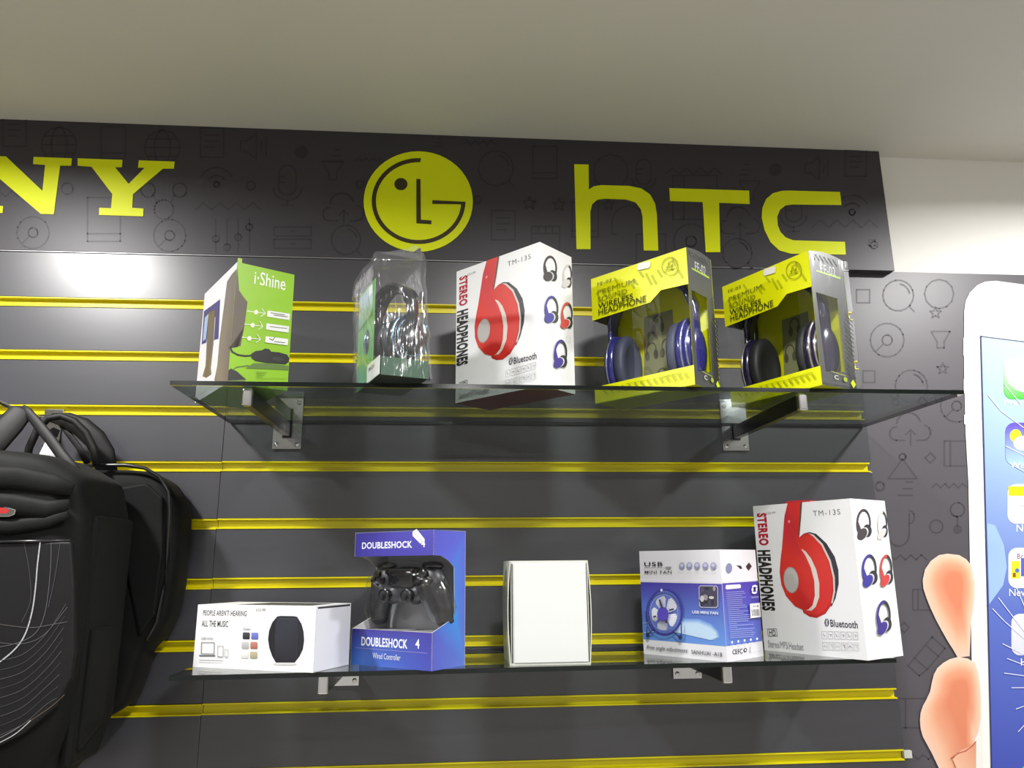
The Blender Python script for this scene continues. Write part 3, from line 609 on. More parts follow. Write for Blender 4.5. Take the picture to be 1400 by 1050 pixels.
A.line([(278,488),(320,488),(318,572),(276,570)],2.5,(130,128,132),True); A.line([(278,571),(316,573)],5,(120,118,122)); A.line([(333,514),(359,515),(357,574),(332,573)],2.2,(140,138,142),True); A.line([(334,573),(356,574)],5,(150,148,152))
A.build('lettering',C.o)
A=Art(C.front,Q); A.k=2
for x,y,c in ((470,380,(44,44,50)),(538,381,(92,100,176)),(463,455,(168,168,170)),(532,455,(164,100,84)),(459,530,(206,205,204)),(530,530,(158,152,124))):
    A.poly([(x+6,y),(x+50,y),(x+57,y+6),(x+56,y+50),(x+50,y+55),(x+5,y+54),(x,y+48),(x+1,y+6)],[tuple(min(255,q+34) for q in c)]*3+[c]*4+[tuple(min(255,q+34) for q in c)]); A.new('colour_swatch')
A.build('colour_swatch',C.o)
A=Art(C.top); A.poly([(.30,.12),(.93,.12),(.90,.85),(.36,.85)],(70,72,74)); A.build('top_dark_patch',C.o)  # plain dark patch laid on the top face
b=MB(); b.box((C.w/2-.0002,-C.d/2+.0015,.001),(C.w/2+.0008,C.d/2-.0015,C.h-.004),(222,224,234)); b.build('end_flap',CARD,C.o)
A=Art(C.right); A.poly([(.05,.955),(.97,.955),(.97,.985),(.05,.985)],(60,60,62)); A.build('flap_gap_shade',C.o)  # shade in the gap above the end flap, painted as a dark strip

# --- game controller carton
C=Carton('controller_box',(-.1308,-.2578,-38.9,.1577,.0752,.1922),ZL,'blue open-front game controller box on the lower shelf')
BV=(68,60,156); BL=(92,118,206); B3=(58,140,216)
t=.0012; w_,d_,h_=C.w/2,C.d/2,C.h
vt,vb=.812,.262
def panel(name,P,pts,cols,inner=(206,206,210),th=.0012):
    o=MB(); o.poly([P(u,v,0) for u,v in pts],cols); o.poly([P(u,v,-th) for u,v in reversed(pts)],inner)
    n=len(pts)
    for i in range(n):
        j=(i+1)%n; o.raw([P(*pts[i],0),P(*pts[i],-th),P(*pts[j],-th),P(*pts[j],0)],[(0,1,2,3)],inner)
    return o.build(name,CARD,C.o)
panel('front_top_panel',C.front,[(0,vt),(1,vt),(1,1),(0,1)],[BV,(76,70,170),(84,80,180),BV])
panel('front_bottom_panel',C.front,[(0,0),(1,0),(1,vb),(0,vb)],[(60,110,200),(70,78,180),BV,(58,50,140)])
side=[(0,0),(1,0),(1,1),(0,1),(0,vt),(.22,.81),(.46,.775),(.64,.725),(.67,.38),(.53,.335),(0,vb)]
sc=[(84,92,190),(92,120,206),(90,100,206),(82,84,190),(84,86,192),(86,92,200),(84,100,206),(72,120,214),(58,140,218),(64,130,214),(76,84,184)]
panel('side_panel',C.right,side,sc); panel('side_panel',C.left,[(1-u,v) for u,v in reversed(side)],list(reversed(sc)))
panel('back_panel',C.back,[(0,0),(1,0),(1,1),(0,1)],BV,(196,197,202)); panel('top_panel',C.top,[(0,0),(1,0),(1,1),(0,1)],(84,84,190))
o=MB(); o.box((-w_+.001,-d_+.001,.0002),(w_-.001,d_-.001,.0012),BV); o.build('base_panel',CARD,C.o)
o=MB(); o.box((-w_+.0015,-d_+.0015,vb*h_-.004),(w_-.0015,d_-.0015,vb*h_-.003),(186,187,190)); o.build('inner_tray',CARD,C.o)
o=MB(); o.box((-w_+.0015,-d_+.0015,vt*h_+.003),(w_-.0015,d_-.0015,vt*h_+.004),(196,198,202)); o.build('inner_lid',CARD,C.o)
Q=[(68,98),(585,62),(572,985),(50,950)]
A=Art(C.front,Q); WH=(238,240,250)
A.text('DOUBLESHOCK',(113,205),(444,142),WH,.022,spacing=1.05); A.text('4',(503,183),(530,130),WH,.012)
A.text('DOUBLESHOCK',(120,832),(418,786),WH,.022,spacing=1.05); A.text('4',(468,842),(496,782),WH,.008); A.line([(82,846),(545,871)],3,(150,150,210)); A.text('Wired Controller',(194,912),(374,884),(214,222,244),.004)
A.build('lettering',C.o)
A=Art(C.front,Q); A.k=0; A.poly([(446,80),(472,62),(526,128),(520,148),(496,158),(446,108)],(238,240,242),False)
for x in range(6): A.line([(455+x*10,88+x*11.5),(463+x*10,84+x*11.5)],3.4 if x!=3 else 1,(150,152,150))
A.build('price_sticker',C.o)
A=Art(C.top); A.poly([(.55,.02),(.98,.02),(.98,.5),(.55,.5)],(120,122,200)); A.build('top_flap',C.o)
# clear blister over the controller
b=MB(); prof=[(0,vb*h_-.002),(0,vt*h_+.002)]
b.raw([C.front(.01,vb-.01,-.002),C.front(.99,vb-.01,-.002),C.front(.99,vt+.01,-.002),C.front(.01,vt+.01,-.002)],[(0,1,2,3)])
CB=C
# controller itself
def remesh(name,b,M,parent,voxel=.0022,smooth=6):
    me=bpy.data.meshes.new(name); me.from_pydata(b.v,[],b.f); o=bpy.data.objects.new(name,me); COL.objects.link(o)
    r_=o.modifiers.new('r','REMESH'); r_.mode='VOXEL'; r_.voxel_size=voxel; s_=o.modifiers.new('s','SMOOTH'); s_.iterations=smooth; s_.factor=.6
    bpy.context.view_layer.update(); m2=bpy.data.meshes.new_from_object(o.evaluated_get(bpy.context.evaluated_depsgraph_get())); bpy.data.objects.remove(o); m2.name=name
    m2.materials.clear(); return link(name,m2,M,parent,True)
def ball(b,c,r3,n=14):
    vs=[];fs=[]
    for i in range(n+1):
        th=math.pi*i/n
        for k in range(2*n): ph=math.pi*k/n; vs.append((c[0]+r3[0]*math.sin(th)*math.cos(ph),c[1]+r3[1]*math.sin(th)*math.sin(ph),c[2]+r3[2]*math.cos(th)))
    for i in range(n):
        for k in range(2*n): fs.append((i*2*n+k,(i+1)*2*n+k,(i+1)*2*n+(k+1)%(2*n),i*2*n+(k+1)%(2*n)))
    b.raw(vs,fs)
PADM=mat('black_gloss_plastic',(24,24,27),.22,coat=.6); PADM2=mat('black_soft_plastic',(36,36,40),.4)
gp=empty('game_controller',C.world((0.002,-.004,vb*h_-.003)),C.a,'black game controller inside the blue open-front box','controller')
b=MB()
ball(b,(0,0,.070),(.050,.015,.024)); ball(b,(-.044,0,.070),(.028,.017,.026)); ball(b,(.044,0,.070),(.028,.017,.026)); ball(b,(0,.0,.058),(.04,.014,.018))
for s in (-1,1):
    b.tube([(s*.046,0,.070),(s*.056,.004,.050),(s*.063,.008,.030),(s*.065,.010,.014),(s*.064,.011,.007)],[.022,.019,.0165,.014,.009],14)
    ball(b,(s*.022,-.006,.052),(.014,.014,.014))
remesh('body',b,PADM2,gp)
b=MB(); b.box((-.024,-.0185,.064),(.024,-.012,.090)); b.build('touchpad',PADM,gp,bevel=.002)
for s in (-1,1):
    b=MB(); b.lathe([(.008,0),(.007,.006),(.0095,.008),(.0105,.011),(.009,.013),(.006,.012)],Matrix.Translation((s*.022,-.018,.052))@Matrix.Rotation(math.pi/2,4,'X'),22); b.build('thumbstick',PADM,gp,True)
    b=MB(); ball(b,(s*.046,.002,.094),(.019,.012,.007)); b.build('shoulder_button',PADM,gp,True)
for x,z in ((.046,.084),(.046,.064),(.036,.074),(.056,.074)):
    b=MB(); b.lathe([(.0052,0),(.0052,.004),(.004,.0055)],Matrix.Translation((x,-.0150,z))@Matrix.Rotation(math.pi/2,4,'X'),16); b.build('face_button',PADM,gp,True)
for x,z in ((-.046,.083),(-.046,.065),(-.037,.074),(-.055,.074)):
    b=MB(); b.box((x-.004,-.0195,z-.004),(x+.004,-.014,z+.004)); b.build('direction_button',PADM,gp,bevel=.0012)
for x in (-.030,.030):
    b=MB(); b.box((x-.0015,-.0175,.082),(x+.0015,-.013,.088)); b.build('menu_button',PADM,gp,bevel=.0005)
for c in kids(gp): pass
BLIS=mat_clear('blister_film',(.93,.94,.95),1.5,.05,((45,45,45),.5,.006))
b=MB(); ball(b,(0,-.004,.070),(.072,.028,.034),16); 
for s in (-1,1): b.tube([(s*.046,-.004,.072),(s*.058,0,.050),(s*.066,.004,.028),(s*.066,.006,.012)],[.027,.025,.023,.018],16)
ob=remesh('clear_blister',b,BLIS,CB.o,.003,8); ob.location=(0.002,-.004,vb*h_-.003+.004); ob.scale=(.98,.98,.96)

# --- plain white carton
C=Carton('plain_box',(.0992,-.212,1.0,.116,.10,.1475),ZL,'plain white blank box in the middle of the lower shelf')
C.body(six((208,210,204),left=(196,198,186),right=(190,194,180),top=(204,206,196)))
b=MB(); 
def bulge(P0,sx):
    vs=[];fs=[];n=10
    for i in range(n+1):
        v=i/n; e=.0036*math.sin(math.pi*v)
        vs+= [(sx*(C.w/2+.0004+e),-C.d/2-.001,v*C.h),(sx*(C.w/2+.0004+e*.6),C.d/2,v*C.h)]
    for i in range(n): fs.append((2*i,2*i+1,2*i+3,2*i+2))
    return vs,fs
for sx,nm in ((-1,'side_flap'),(1,'side_flap')):
    b=MB(); vs,fs=bulge(None,sx); b.raw(vs,fs,(206,210,198)); 
    ob=b.build(nm,CARD,C.o); so=ob.modifiers.new('s','SOLIDIFY'); so.thickness=.0012
b=MB(); b.box((-C.w/2+.0045,-C.d/2-.0016,.0035),(C.w/2-.0030,-C.d/2-.0004,C.h-.0040),(216,220,219)); b.build('front_flap',CARD,C.o,bevel=.0004)
A=Art(C.front); A.poly([(.008,.02),(.024,.02),(.024,.97),(.008,.97)],(60,62,58)); A.poly([(.982,.02),(.994,.02),(.985,.97),(.975,.97)],(44,46,42)); A.build('flap_gap_shade',C.o)  # dark strips paint the shade in the gaps beside the front flap

# --- mini fan carton
C=Carton('fan_box',(.3014,-.2210,-52.1,.1535,.103,.162),ZL,'white and violet mini desk fan box beside the lower headphone box')
C.body(six((222,222,229)))
Q=[(72,85),(712,55),(795,950),(130,905)]
A=Art(C.front,Q)
A.poly([(87,332),(740,330),(782,826),(118,788)],[(72,62,170),(78,68,172),(100,146,220),(96,140,214)])
A.poly([(80,300),(738,300),(740,322),(84,322)],(228,226,240))
for i in range(8):
    k=i/8; A.poly([(150+k*60,640+k*70),(300,655+k*60),(450,615+k*40),(560,612+k*40),(660,650+k*40),(715-k*20,705+k*14),(735-k*30,752+k*6),(690-k*40,778),(560-k*20,762-k*8),(400,728),(250,720)],tuple(int(a+(c-a)*k) for a,c in zip((112,152,220),(196,220,240))))
A.line([(120,660),(300,640),(450,612)],6,(150,170,226)); A.line([(130,735),(280,715),(450,712),(620,752)],6,(190,208,238))
A.ell((297,568),142,182,(66,64,160),36); A.ell((297,565),132,172,(92,112,196),36)
for i in range(5):
    a0=math.radians(20+72*i); p=[(292,582)]
    for j in range(7):
        a=a0+math.radians(-6+9.5*j); rr=1 if 0<j<6 else .86
        p.append((292+104*rr*math.cos(a),575-138*rr*math.sin(a)))
    A.poly(p,(206,210,224) if i%2 else (226,228,236))
for i in range(44):
    a=2*math.pi*i/44; A.line([(292+42*math.cos(a),582-50*math.sin(a)),(297+134*math.cos(a),566-174*math.sin(a))],1.5,(150,156,206))
A.arc((297,568),139,179,0,360,9,(58,58,150),36); A.arc((297,568),110,142,0,360,2.5,(168,174,216),30)
A.ell((290,582),46,57,(78,62,168),24)
for a,b_ in (((262,470),(282,530)),((345,548),(372,540)),((232,600),(220,606)),((312,630),(322,648))): A.line([a,b_],14,(52,54,80))
A.line([(165,690),(170,750)],9,(56,60,130)); A.line([(170,742),(215,712)],9,(48,52,110)); A.ell((175,750),15,20,(36,40,84),12); A.line([(440,650),(446,770)],9,(56,60,130)); A.line([(375,718),(436,765)],11,(48,52,110)); A.ell((434,762),15,20,(36,40,84),12)
A.ell((277,390),9,11,(230,236,250),10)
A.build('fan_picture',C.o)
A=Art(C.front,Q); A.k=20
A.poly([(570,345),(700,343),(713,360),(718,505),(705,522),(580,524),(566,510),(558,360)],(176,176,200)); A.poly([(574,352),(698,350),(707,364),(711,502),(700,514),(584,516),(573,504),(565,364)],(70,68,90))
random.seed(3)
for i in range(14):
    x=580+random.random()*115; y=365+random.random()*130; A.ell((x,y),8+random.random()*14,10+random.random()*16,random.choice([(38,38,46),(110,104,140),(196,196,200),(86,80,120),(54,52,60),(150,144,150)]),9)
A.build('inset_photo',C.o)
A=Art(C.front,Q); A.k=20
A.text('USB',(122,205),(266,166),(34,34,36),.012,spacing=1.15); A.line([(122,217),(285,214)],3,(130,130,134)); A.ell((312,211),24,9,(150,150,154),12); A.line([(322,206),(340,204)],3,(120,120,124)); A.line([(322,216),(340,217)],3,(120,120,124))
A.text('MINI FAN',(127,262),(341,234),(34,34,36),.008,spacing=1.1); A.text('USB MINI FAN',(514,570),(717,550),(226,232,250),.02)
A.text('Free angle adjustment',(158,873),(484,852),(92,90,100),.012,shear=.25); A.text('SANHUAI -A18',(516,892),(756,874),(70,70,78),.014,spacing=1.1)
A.build('lettering',C.o)
A=Art(C.front,Q); A.k=20
for x,y in ((420,194),(480,191),(542,190),(608,188),(672,187)):
    A.ell((x,y),22,27,(140,142,186),18); A.ell((x,y-6),15,15,(190,192,220),14); A.line([(x-22,y+44),(x+22,y+43)],3,(214,212,226)); A.new('feature_icon')
A.build('feature_icon',C.o)
Q2=[(712,55),(1000,75),(1080,920),(795,950)]
A=Art(C.right,Q2)
A.poly([(740,330),(1028,328),(1068,802),(782,826)],[(74,64,172),(70,60,166),(84,104,198),(94,130,212)]); A.poly([(738,303),(1024,302),(1026,320),(739,322)],(228,226,240))
A.ell((790,212),26,42,(126,132,170),18); A.poly([(848,192),(885,196),(898,220),(880,222),(868,206)],(48,46,52)); A.poly([(925,205),(950,174),(974,206),(948,240)],(52,44,46))
A.poly([(768,345),(880,345),(888,356),(886,376),(772,380),(764,368)],(226,228,244))
random.seed(5)
for i in range(24):
    y=404+i*15.5; x=772+i*1.35; L=random.choice([150,160,150,90,140,120]) if i<12 else random.choice([180,190,150,60,195])
    A.line([(x,y),(x+L,y-1)],5,(150,158,224))
for i in range(6):
    a=2*math.pi*i/6; A.ell((988+17*math.cos(a),392+30*math.sin(a)),8,15,(236,238,250),10,a)
A.text('SANHUAI',(962,460),(1018,446),(190,196,236))
A.poly([(950,504),(1030,500),(1040,612),(958,618)],(236,236,240)); A.text('A18',(972,533),(1018,518),(60,60,66),.01)
for i in range(9): A.line([(965+i*7,550),(970+i*7,600)],2.5 if i%3 else 4,(120,120,124))
for i in range(5): A.ell((810+i*49,796-i*4),7,10,(238,240,252),10)
A.build('specification_print',C.o)
A=Art(C.right,Q2); A.k=8
A.text('CE',(834,893),(866,852),(50,50,56),.005); A.text('FC',(876,892),(908,850),(60,60,66),.005); A.ell((931,864),13,16,(60,60,66),12); A.ell((931,864),6,8,(243,243,248),10); A.line([(968,842),(968,880)],3,(110,110,114)); A.line([(962,884),(978,883)],3,(110,110,114)); A.text('MADE IN CHINA',(992,886),(1066,876),(90,90,96))
A.build('certification_marks',C.o)

# ------------------------------------------------------------------ headphones and their window boxes
def headphones(name,label,loc,rz,width,height,R,shell,pad,group,ring=(200,202,210),band=None):
    t=empty(name,loc,rz,label,'headphones',group)
    SM=mat('shell_'+str(shell),shell,.18,coat=.5); PM=mat('pad_'+str(pad),pad,.55); RM=mat('ring_'+str(ring),ring,.15,.8)
    hw=width/2; zc=R*1.22; n=26
    pts=[]
    rz_=hw-.010; top=height-.006; arch=min(rz_,top-zc-.02)
    pts.append((-rz_,0,zc))
    for i in range(n+1):
        a=math.pi-math.pi*i/n; pts.append((rz_*math.cos(a),0,top-arch+arch*math.sin(a)))
    pts.append((rz_,0,zc))
    b=MB(); b.tube(pts,[.008]*2+[.010]*(n-1)+[.008]*2,12,flat=.35,flatdir=(0,1,0)); 
    # broad across y
    b.v=[(x,y,z) for x,y,z in b.v]
    b2=MB(); vs=[];fs=[]
    for i,p in enumerate(pts):
        q=Vector(pts[min(i+1,len(pts)-1)])-Vector(pts[max(i-1,0)]); q.normalize(); nn=Vector((q.z,0,-q.x)); wdt=.013 if 2<i<len(pts)-3 else .009
        for a,c in ((-1,-1),(1,-1),(1.15,0),(1,1),(-1,1),(-1.15,0)):
            vs.append(Vector(p)+Vector((0,a*wdt,0))+nn*(c*.0035))
    for i in range(len(pts)-1):
        for k in range(6): fs.append((i*6+k,i*6+(k+1)%6,(i+1)*6+(k+1)%6,(i+1)*6+k))
    fs.append(tuple(range(6))); fs.append(tuple((len(pts)-1)*6+k for k in range(6)))
    b2.raw(vs,fs); b2.build('headband',SM,t,True)
    b3=MB(); b3.tube([Vector(p)-Vector((0,0,.006))+Vector((0,0,0)) for p in pts[7:-7]],.0052,10); b3.build('band_cushion',PM,t,True)
    for s in (-1,1):
        Mx=Matrix.Translation((s*(hw-.036),0,zc))@Matrix.Rotation(s*math.pi/2,4,'Y')@Matrix.Diagonal((1.16,min(1,.034/R),1,1))
        cup=MB(); cup.lathe([(R*.80,.004),(R*.96,.007),(R,.013),(R*.97,.017),(R*.86,.020),(R*.80,.021),(R*.76,.027),(R*.62,.031),(R*.30,.033)],Mx,36); co=cup.build('ear_cup',SM,t,True)
        p=MB(); p.lathe([(R*.45,-.008),(R*.55,-.012),(R*.80,-.013),(R*.93,-.008),(R*.93,.003),(R*.80,.0045)],Mx,32); p.build('ear_pad',PM,co,True)
        p=MB(); p.lathe([(R*.45,-.004),(R*.4,-.0045)],Mx,24); p.build('speaker_mesh',PM,co)
        p=MB(); p.lathe([(R*.975,.0155),(R*1.005,.0158),(R*1.0,.0178),(R*.96,.018)],Mx,36); p.build('trim_ring',RM,co,True)
        p=MB(); p.lathe([(R*.80,.0215),(R*.83,.0222),(R*.81,.0245),(R*.78,.0245)],Mx,36); p.build('trim_ring',RM,co,True)
    return t
YB=(240,244,0); DG=(66,68,68)
def premium_box(v,label,hl,shell,pad,ring,light):
    C=Carton('headphone_window_box',v,ZU,label,'box','yellow windowed headphone boxes')
    Q=[(80,268),(655,80),(708,912),(105,1005)]
    tmp=Art(C.front,Q); U=tmp.uv; w_,d_,h_=C.w/2,C.d/2,C.h
    def sheet(name,P,pts,col,inner,th=.0010):
        b=MB(); b.poly([P(u,v,0) for u,v in pts],col); b.poly([P(u,v,-th) for u,v in reversed(pts)],inner)
        for i in range(len(pts)):
            j=(i+1)%len(pts); b.raw([P(*pts[i],0),P(*pts[i],-th),P(*pts[j],-th),P(*pts[j],0)],[(0,1,2,3)],inner)
        return b.build(name,CARD,C.o)
    top=[U(p) for p in ((88,515),(435,410),(500,338),(668,302))]; top[0]=(0,top[0][1]); top[-1]=(1,top[-1][1])
    sheet('front_top_panel',C.front,[*top,(1,1),(0,1)],YB,(150,150,60))
    lb=U((700,792))[1]; la=U((112,905))[1]
    sheet('front_bottom_panel',C.front,[(0,0),(1,0),(1,lb),(0,la)],YB,(150,150,60))
    sheet('back_panel',C.back,[(0,0),(1,0),(1,1),(0,1)],DG,YB)
    b=MB(); b.box((-w_,-d_,.0002),(w_,d_,.0012),cols=six((200,204,0),top=YB)); b.build('base_panel',CARD,C.o)
    # domed lid
    vs=[];fs=[];n=8
    for i in range(n+1):
        u=i/n; e=.0045*math.sin(math.pi*u)
        vs+=[(-w_,-d_+u*2*d_,h_+e),(w_,-d_+u*2*d_,h_+e)]
    for i in range(n): fs.append((2*i,2*i+1,2*i+3,2*i+2))
    b=MB(); b.raw(vs,fs,(150,154,10)); b.raw([vs[2*i+1] for i in range(n+1)],[tuple(range(n+1))],DG); b.raw([vs[2*i] for i in range(n,-1,-1)],[tuple(range(n+1))],DG); b.build('lid',CARD,C.o)
    # side panels with window
    win=[(.14,.105),(.70,.125),(.72,.68),(.10,.69)]
    for P in (C.right,):
        ring_=[((0,0),(1,0),(.70,.125),(.14,.105)),((1,0),(1,1),(.72,.68),(.70,.125)),((1,1),(0,1),(.10,.69),(.72,.68)),((0,1),(0,0),(.14,.105),(.10,.69))]
        b=MB()
        for q in ring_:
            b.poly([P(u,v,0) for u,v in q],DG); b.poly([P(u,v,-.001) for u,v in reversed(q)],(206,212,10))
        b.build('side_panel',CARD,C.o)
    P=C.left; b=MB()
    b.poly([P(u,v,0) for u,v in ((0,.66),(1,.66),(1,1),(0,1))],DG); b.poly([P(u,v,0) for u,v in ((0,0),(1,0),(1,.12),(0,.12))],DG); b.poly([P(u,v,0) for u,v in ((0,.12),(.12,.12),(.12,.66),(0,.66))],DG); b.build('side_panel',CARD,C.o)
    A=Art(C.inback)
    A.poly([(.26,.10),(.60,.10),(.60,.70),(.30,.70)],(150,152,110))
    for cx,cy in ((.36,.42),(.52,.42),(.46,.2),(.44,.62)):
        A.arc((cx,cy+.03),.05,.055,0,180,.016,(112,112,84),10) if False else A.line([(cx+.05*math.cos(math.radians(a)),cy+.06*math.sin(math.radians(a))) for a in range(-20,201,20)],.014,(104,104,80)); A.ell((cx+.045,cy-.04),.025,.04,(96,96,76),10); A.ell((cx-.045,cy-.04),.025,.04,(96,96,76),10)
    A.build('inner_print',C.o)
    # prints
    A=Art(C.front,Q); DK=(64,66,10); D2=(150,152,0)
    random.seed(11)
    for i in range(17):
        x=100+i*33+random.random()*20; k=(x-80)/575; y=268-188*k+30+random.random()*110; L=25+random.random()*45; 
        q=[(x,y),(x+10,y-6),(x+26+L*.3,y+L),(x+16+L*.3,y+L+5)]
        if all(U(p)[1]>max(top[0][1]+.02,.76 if U(p)[0]>.62 else .70) and U(p)[0]<.98 for p in q): A.poly(q,(190,196,0)); A.new('printed_stripe')
    for i in range(14):
        x=150+i*38; k=(x-105)/600; y=985-98*k-72; A.poly([(x,y+14),(x+8,y+10),(x+34,y+44),(x+26,y+48)],(186,190,0)); A.new('printed_stripe')
    A.build('printed_stripe',C.o)
    A=Art(C.front,Q); A.k=20
    A.text('FE-02',(122,309),(206,264),DK,.0,spacing=1.1); A.text('PREMIUM',(125,363),(342,268),(128,132,10),-.004); A.text('SOUND',(125,408),(298,325),(128,132,10),-.004)
    A.text('WIRELESS',(128,447),(334,355),(44,46,10),.008); A.text('HEADPHONE',(130,486),(414,368),(44,46,10),.008)
    A.text('Stereo headphone',(520,850),(655,824),(120,124,0),.01); A.line([(490,863),(655,830)],2,(140,144,0)); A.line([(290,895),(640,840)],2,(150,154,0))
    A.arc((562,197),50,54,0,360,4,D2,28); A.line([(548,200),(552,170),(580,160),(578,190)],4,D2); A.ell((544,202),6,6,D2,8); A.ell((574,192),6,6,D2,8); A.line([(532,222),(592,208)],5,D2)
    A.build('lettering',C.o)
    A=Art(C.front,Q); A.k=24; A.poly([(362,186),(372,178),(438,164),(441,176),(438,200),(430,206),(366,219),(360,212)],(248,244,238)); A.build('price_sticker',C.o)
    A=Art(C.right,[(655,80),(812,150),(850,900),(708,912)]); A.k=2
    A.text('FE-02',(714,232),(778,196),(190,194,190),.008); A.poly([(690,212),(800,258),(800,270),(690,222)],(170,200,40))
    random.seed(2)
    for i in range(16):
        y=480+i*24; A.line([(806+random.random()*8,y),(842,y+46)],4,(40,42,42))
    for i in range(6): A.line([(672+i*20,96+i*9),(690+i*20,140+i*9)],4,(84,86,86))
    A.text('C',(756,866),(772,842),(200,204,190),.01); A.ell((800,856),8,13,(150,170,40),10); A.poly([(820,868),(830,848),(840,872),(830,894)],(190,214,30)); A.line([(742,826),(800,836)],3,(170,180,60))
    A.build('side_print',C.o)
    # window film, three sides
    b=MB(); e=-.0013
    b.raw([C.front(.004,.01,e),C.front(.996,.01,e),C.front(.996,.985,e),C.front(.004,.985,e)],[(0,1,2,3)])
    b.raw([C.right(.01,.01,e),C.right(.985,.01,e),C.right(.985,.985,e),C.right(.01,.985,e)],[(0,1,2,3)])
    b.raw([C.left(.01,.01,e),C.left(.985,.01,e),C.left(.985,.985,e),C.left(.01,.985,e)],[(0,1,2,3)])
    b.build('window_film',FILM,C.o)
    if not light:   # torn shrink wrap left on the right side
        n,mz=8,14; vs=[];fs=[]
        for i in range(mz+1):
            for j in range(n+1):
                u=-.02+1.10*j/n; v=.02+.97*i/mz; vs.append(C.right(u,v,.0014+.0011*math.sin(i*1.9+j*2.3)*math.sin(j*1.1)+(.003*(u-1)*9 if u>1 else 0)))
        for i in range(mz):
            for j in range(n): q=i*(n+1)+j; fs.append((q,q+1,q+n+2,q+n+1))
        b=MB(); b.raw(vs,fs); b.build('shrink_wrap',CRINKLE,C.o,True)
    headphones('headphones',hl,C.world((0,.0,.0055)),C.a,C.w-.008,C.h-.014,.047,shell,pad,'headphones packed in the yellow boxes',ring)
    return C
premium_box((.2508,-.3085,-49.3,.1876,.0728,.2180),'yellow windowed headphone box with navy headphones, nearer the white box','navy blue headphones in the left yellow window box',(40,40,112),(64,68,92),(170,172,215),True)
premium_box((.4422,-.3150,-64.5,.1814,.0816,.2148),'yellow windowed headphone box with black cups at the right end of the shelf','black and indigo headphones in the right yellow window box',(30,26,56),(34,34,36),(216,206,196),False)

# ------------------------------------------------------------------ clear pouch with earphones on a green card
px,py,pa=-.2068,-.352,math.radians(-69)
ux=Vector((math.cos(pa),math.sin(pa),0)); uy=Vector((-math.sin(pa),math.cos(pa),0))
PW,PD,PH=.140,.0765,.176     # along ux (left face), along uy (front as seen), height
PO=empty('clear_pouch',Vector((px,py,ZU))-ux*(PW/2)+uy*(PD/2),pa,'crinkled clear plastic pack with hang tab, between lime box and white headphone box','package')
def PL(u,v,o=0): return Vector((-PW/2+u*PW,-PD/2-o,v*PH))
def PR(u,v,o=0): return Vector((PW/2+o,-PD/2+u*PD,v*PH))
# crinkled film shell, leaning slightly, as a grid with folds
b=MB(); vs=[];fs=[]; nz=14
def ringp(v):
    L=[]; tp=1-.10*v; 
    for k in range(24):
        a=k/24*4; s=int(a); f=a-s
        cx,cy=((-1+2*f,-1),(1,-1+2*f),(1-2*f,1),(-1,1-2*f))[s]
        rr=.0012*math.sin(9*v*6+k*1.7)+.0008*math.sin(23*v+k*3.1)
        L.append(Vector((cx*(PW/2*(1 if cx>0 else tp)+rr),cy*(PD/2*(1-.05*v)+rr),v*PH*(1+.06*(cy+1)/2*(1 if v>.9 else 0)))))
    return L
for i in range(nz+1): vs+=ringp(i/nz)
for i in range(nz):
    for k in range(24): fs.append((i*24+k,i*24+(k+1)%24,(i+1)*24+(k+1)%24,(i+1)*24+k))
fs.append(tuple(nz*24+k for k in range(24)))
lean=Matrix(((1,0,.03,0),(0,1,-.075,0),(0,0,1,0),(0,0,0,1)))
b.raw([lean@Vector(p) for p in vs],fs); b.build('plastic_film',CRINKLE,PO,True)
b=MB()
def LP(p): return lean@Vector(p)
b.prism([LP((PW/2-.002,-PD/2+.010,PH)),LP((PW/2-.002,PD/2-.004,PH)),LP((PW/2-.002,PD/2-.006,PH+.018)),LP((PW/2-.002,PD/2-.016,PH+.021)),LP((PW/2-.002,PD/2-.030,PH+.013)),LP((PW/2-.002,-PD/2+.022,PH+.004))],(-.0012,0,0)); b.build('hang_tab',CRINKLE,PO)
b=MB(); b.prism([LP((PW/2-.0015,PD/2-.018,PH+.010)),LP((PW/2-.0015,PD/2-.007,PH+.009)),LP((PW/2-.0015,PD/2-.007,PH+.017)),LP((PW/2-.0015,PD/2-.010,PH+.017))],(-.0004,0,0)); b.build('hang_hole',mat('hang_hole_black',(18,18,20),.4),PO)
b=MB(); b.box((-PW/2+.012,-PD/2+.004,.0008),(PW/2-.004,PD/2-.004,.027),cols=six((2,70,36),left=(12,84,50),top=(24,84,52),bottom=(36,46,44))); b.build('card_base',CARD,PO)
b=MB(); b.box((-PW/2+.006,-PD/2+.002,.001),(PW/2-.045,-PD/2+.0032,PH-.02),cols=six((78,150,60),front=(86,170,66))); b.build('backing_card',CARD,PO)
A=Art(PL); A.P=lambda u,v,o:PL(u,v,o-.0018)
A.poly([(.05,.55),(.62,.60),(.62,.86),(.05,.86)],[(96,168,110),(84,160,90),(170,192,214),(160,182,206)]); A.poly([(.05,.02),(.62,.02),(.62,.30),(.05,.22)],[(70,140,130),(60,150,60),(70,170,50),(84,150,100)]); A.poly([(.45,.78),(.60,.78),(.60,.86),(.45,.86)],(226,236,226)); A.line([(.05,.56),(.62,.585)],.02,(60,120,30))
A.build('card_print',PO)
b=MB(); b.box((-PW/2+.072,-PD/2+.0008,.001),(PW/2-.003,-PD/2+.0016,.028),(222,226,222)); b.build('white_label',CARD,PO)
A=Art(PL); A.P=lambda u,v,o:PL(u,v,o-.0006); A.text('SMS-CJ10',(.58,.085),(.80,.125),(70,76,72),.01); A.build('label_lettering',PO)
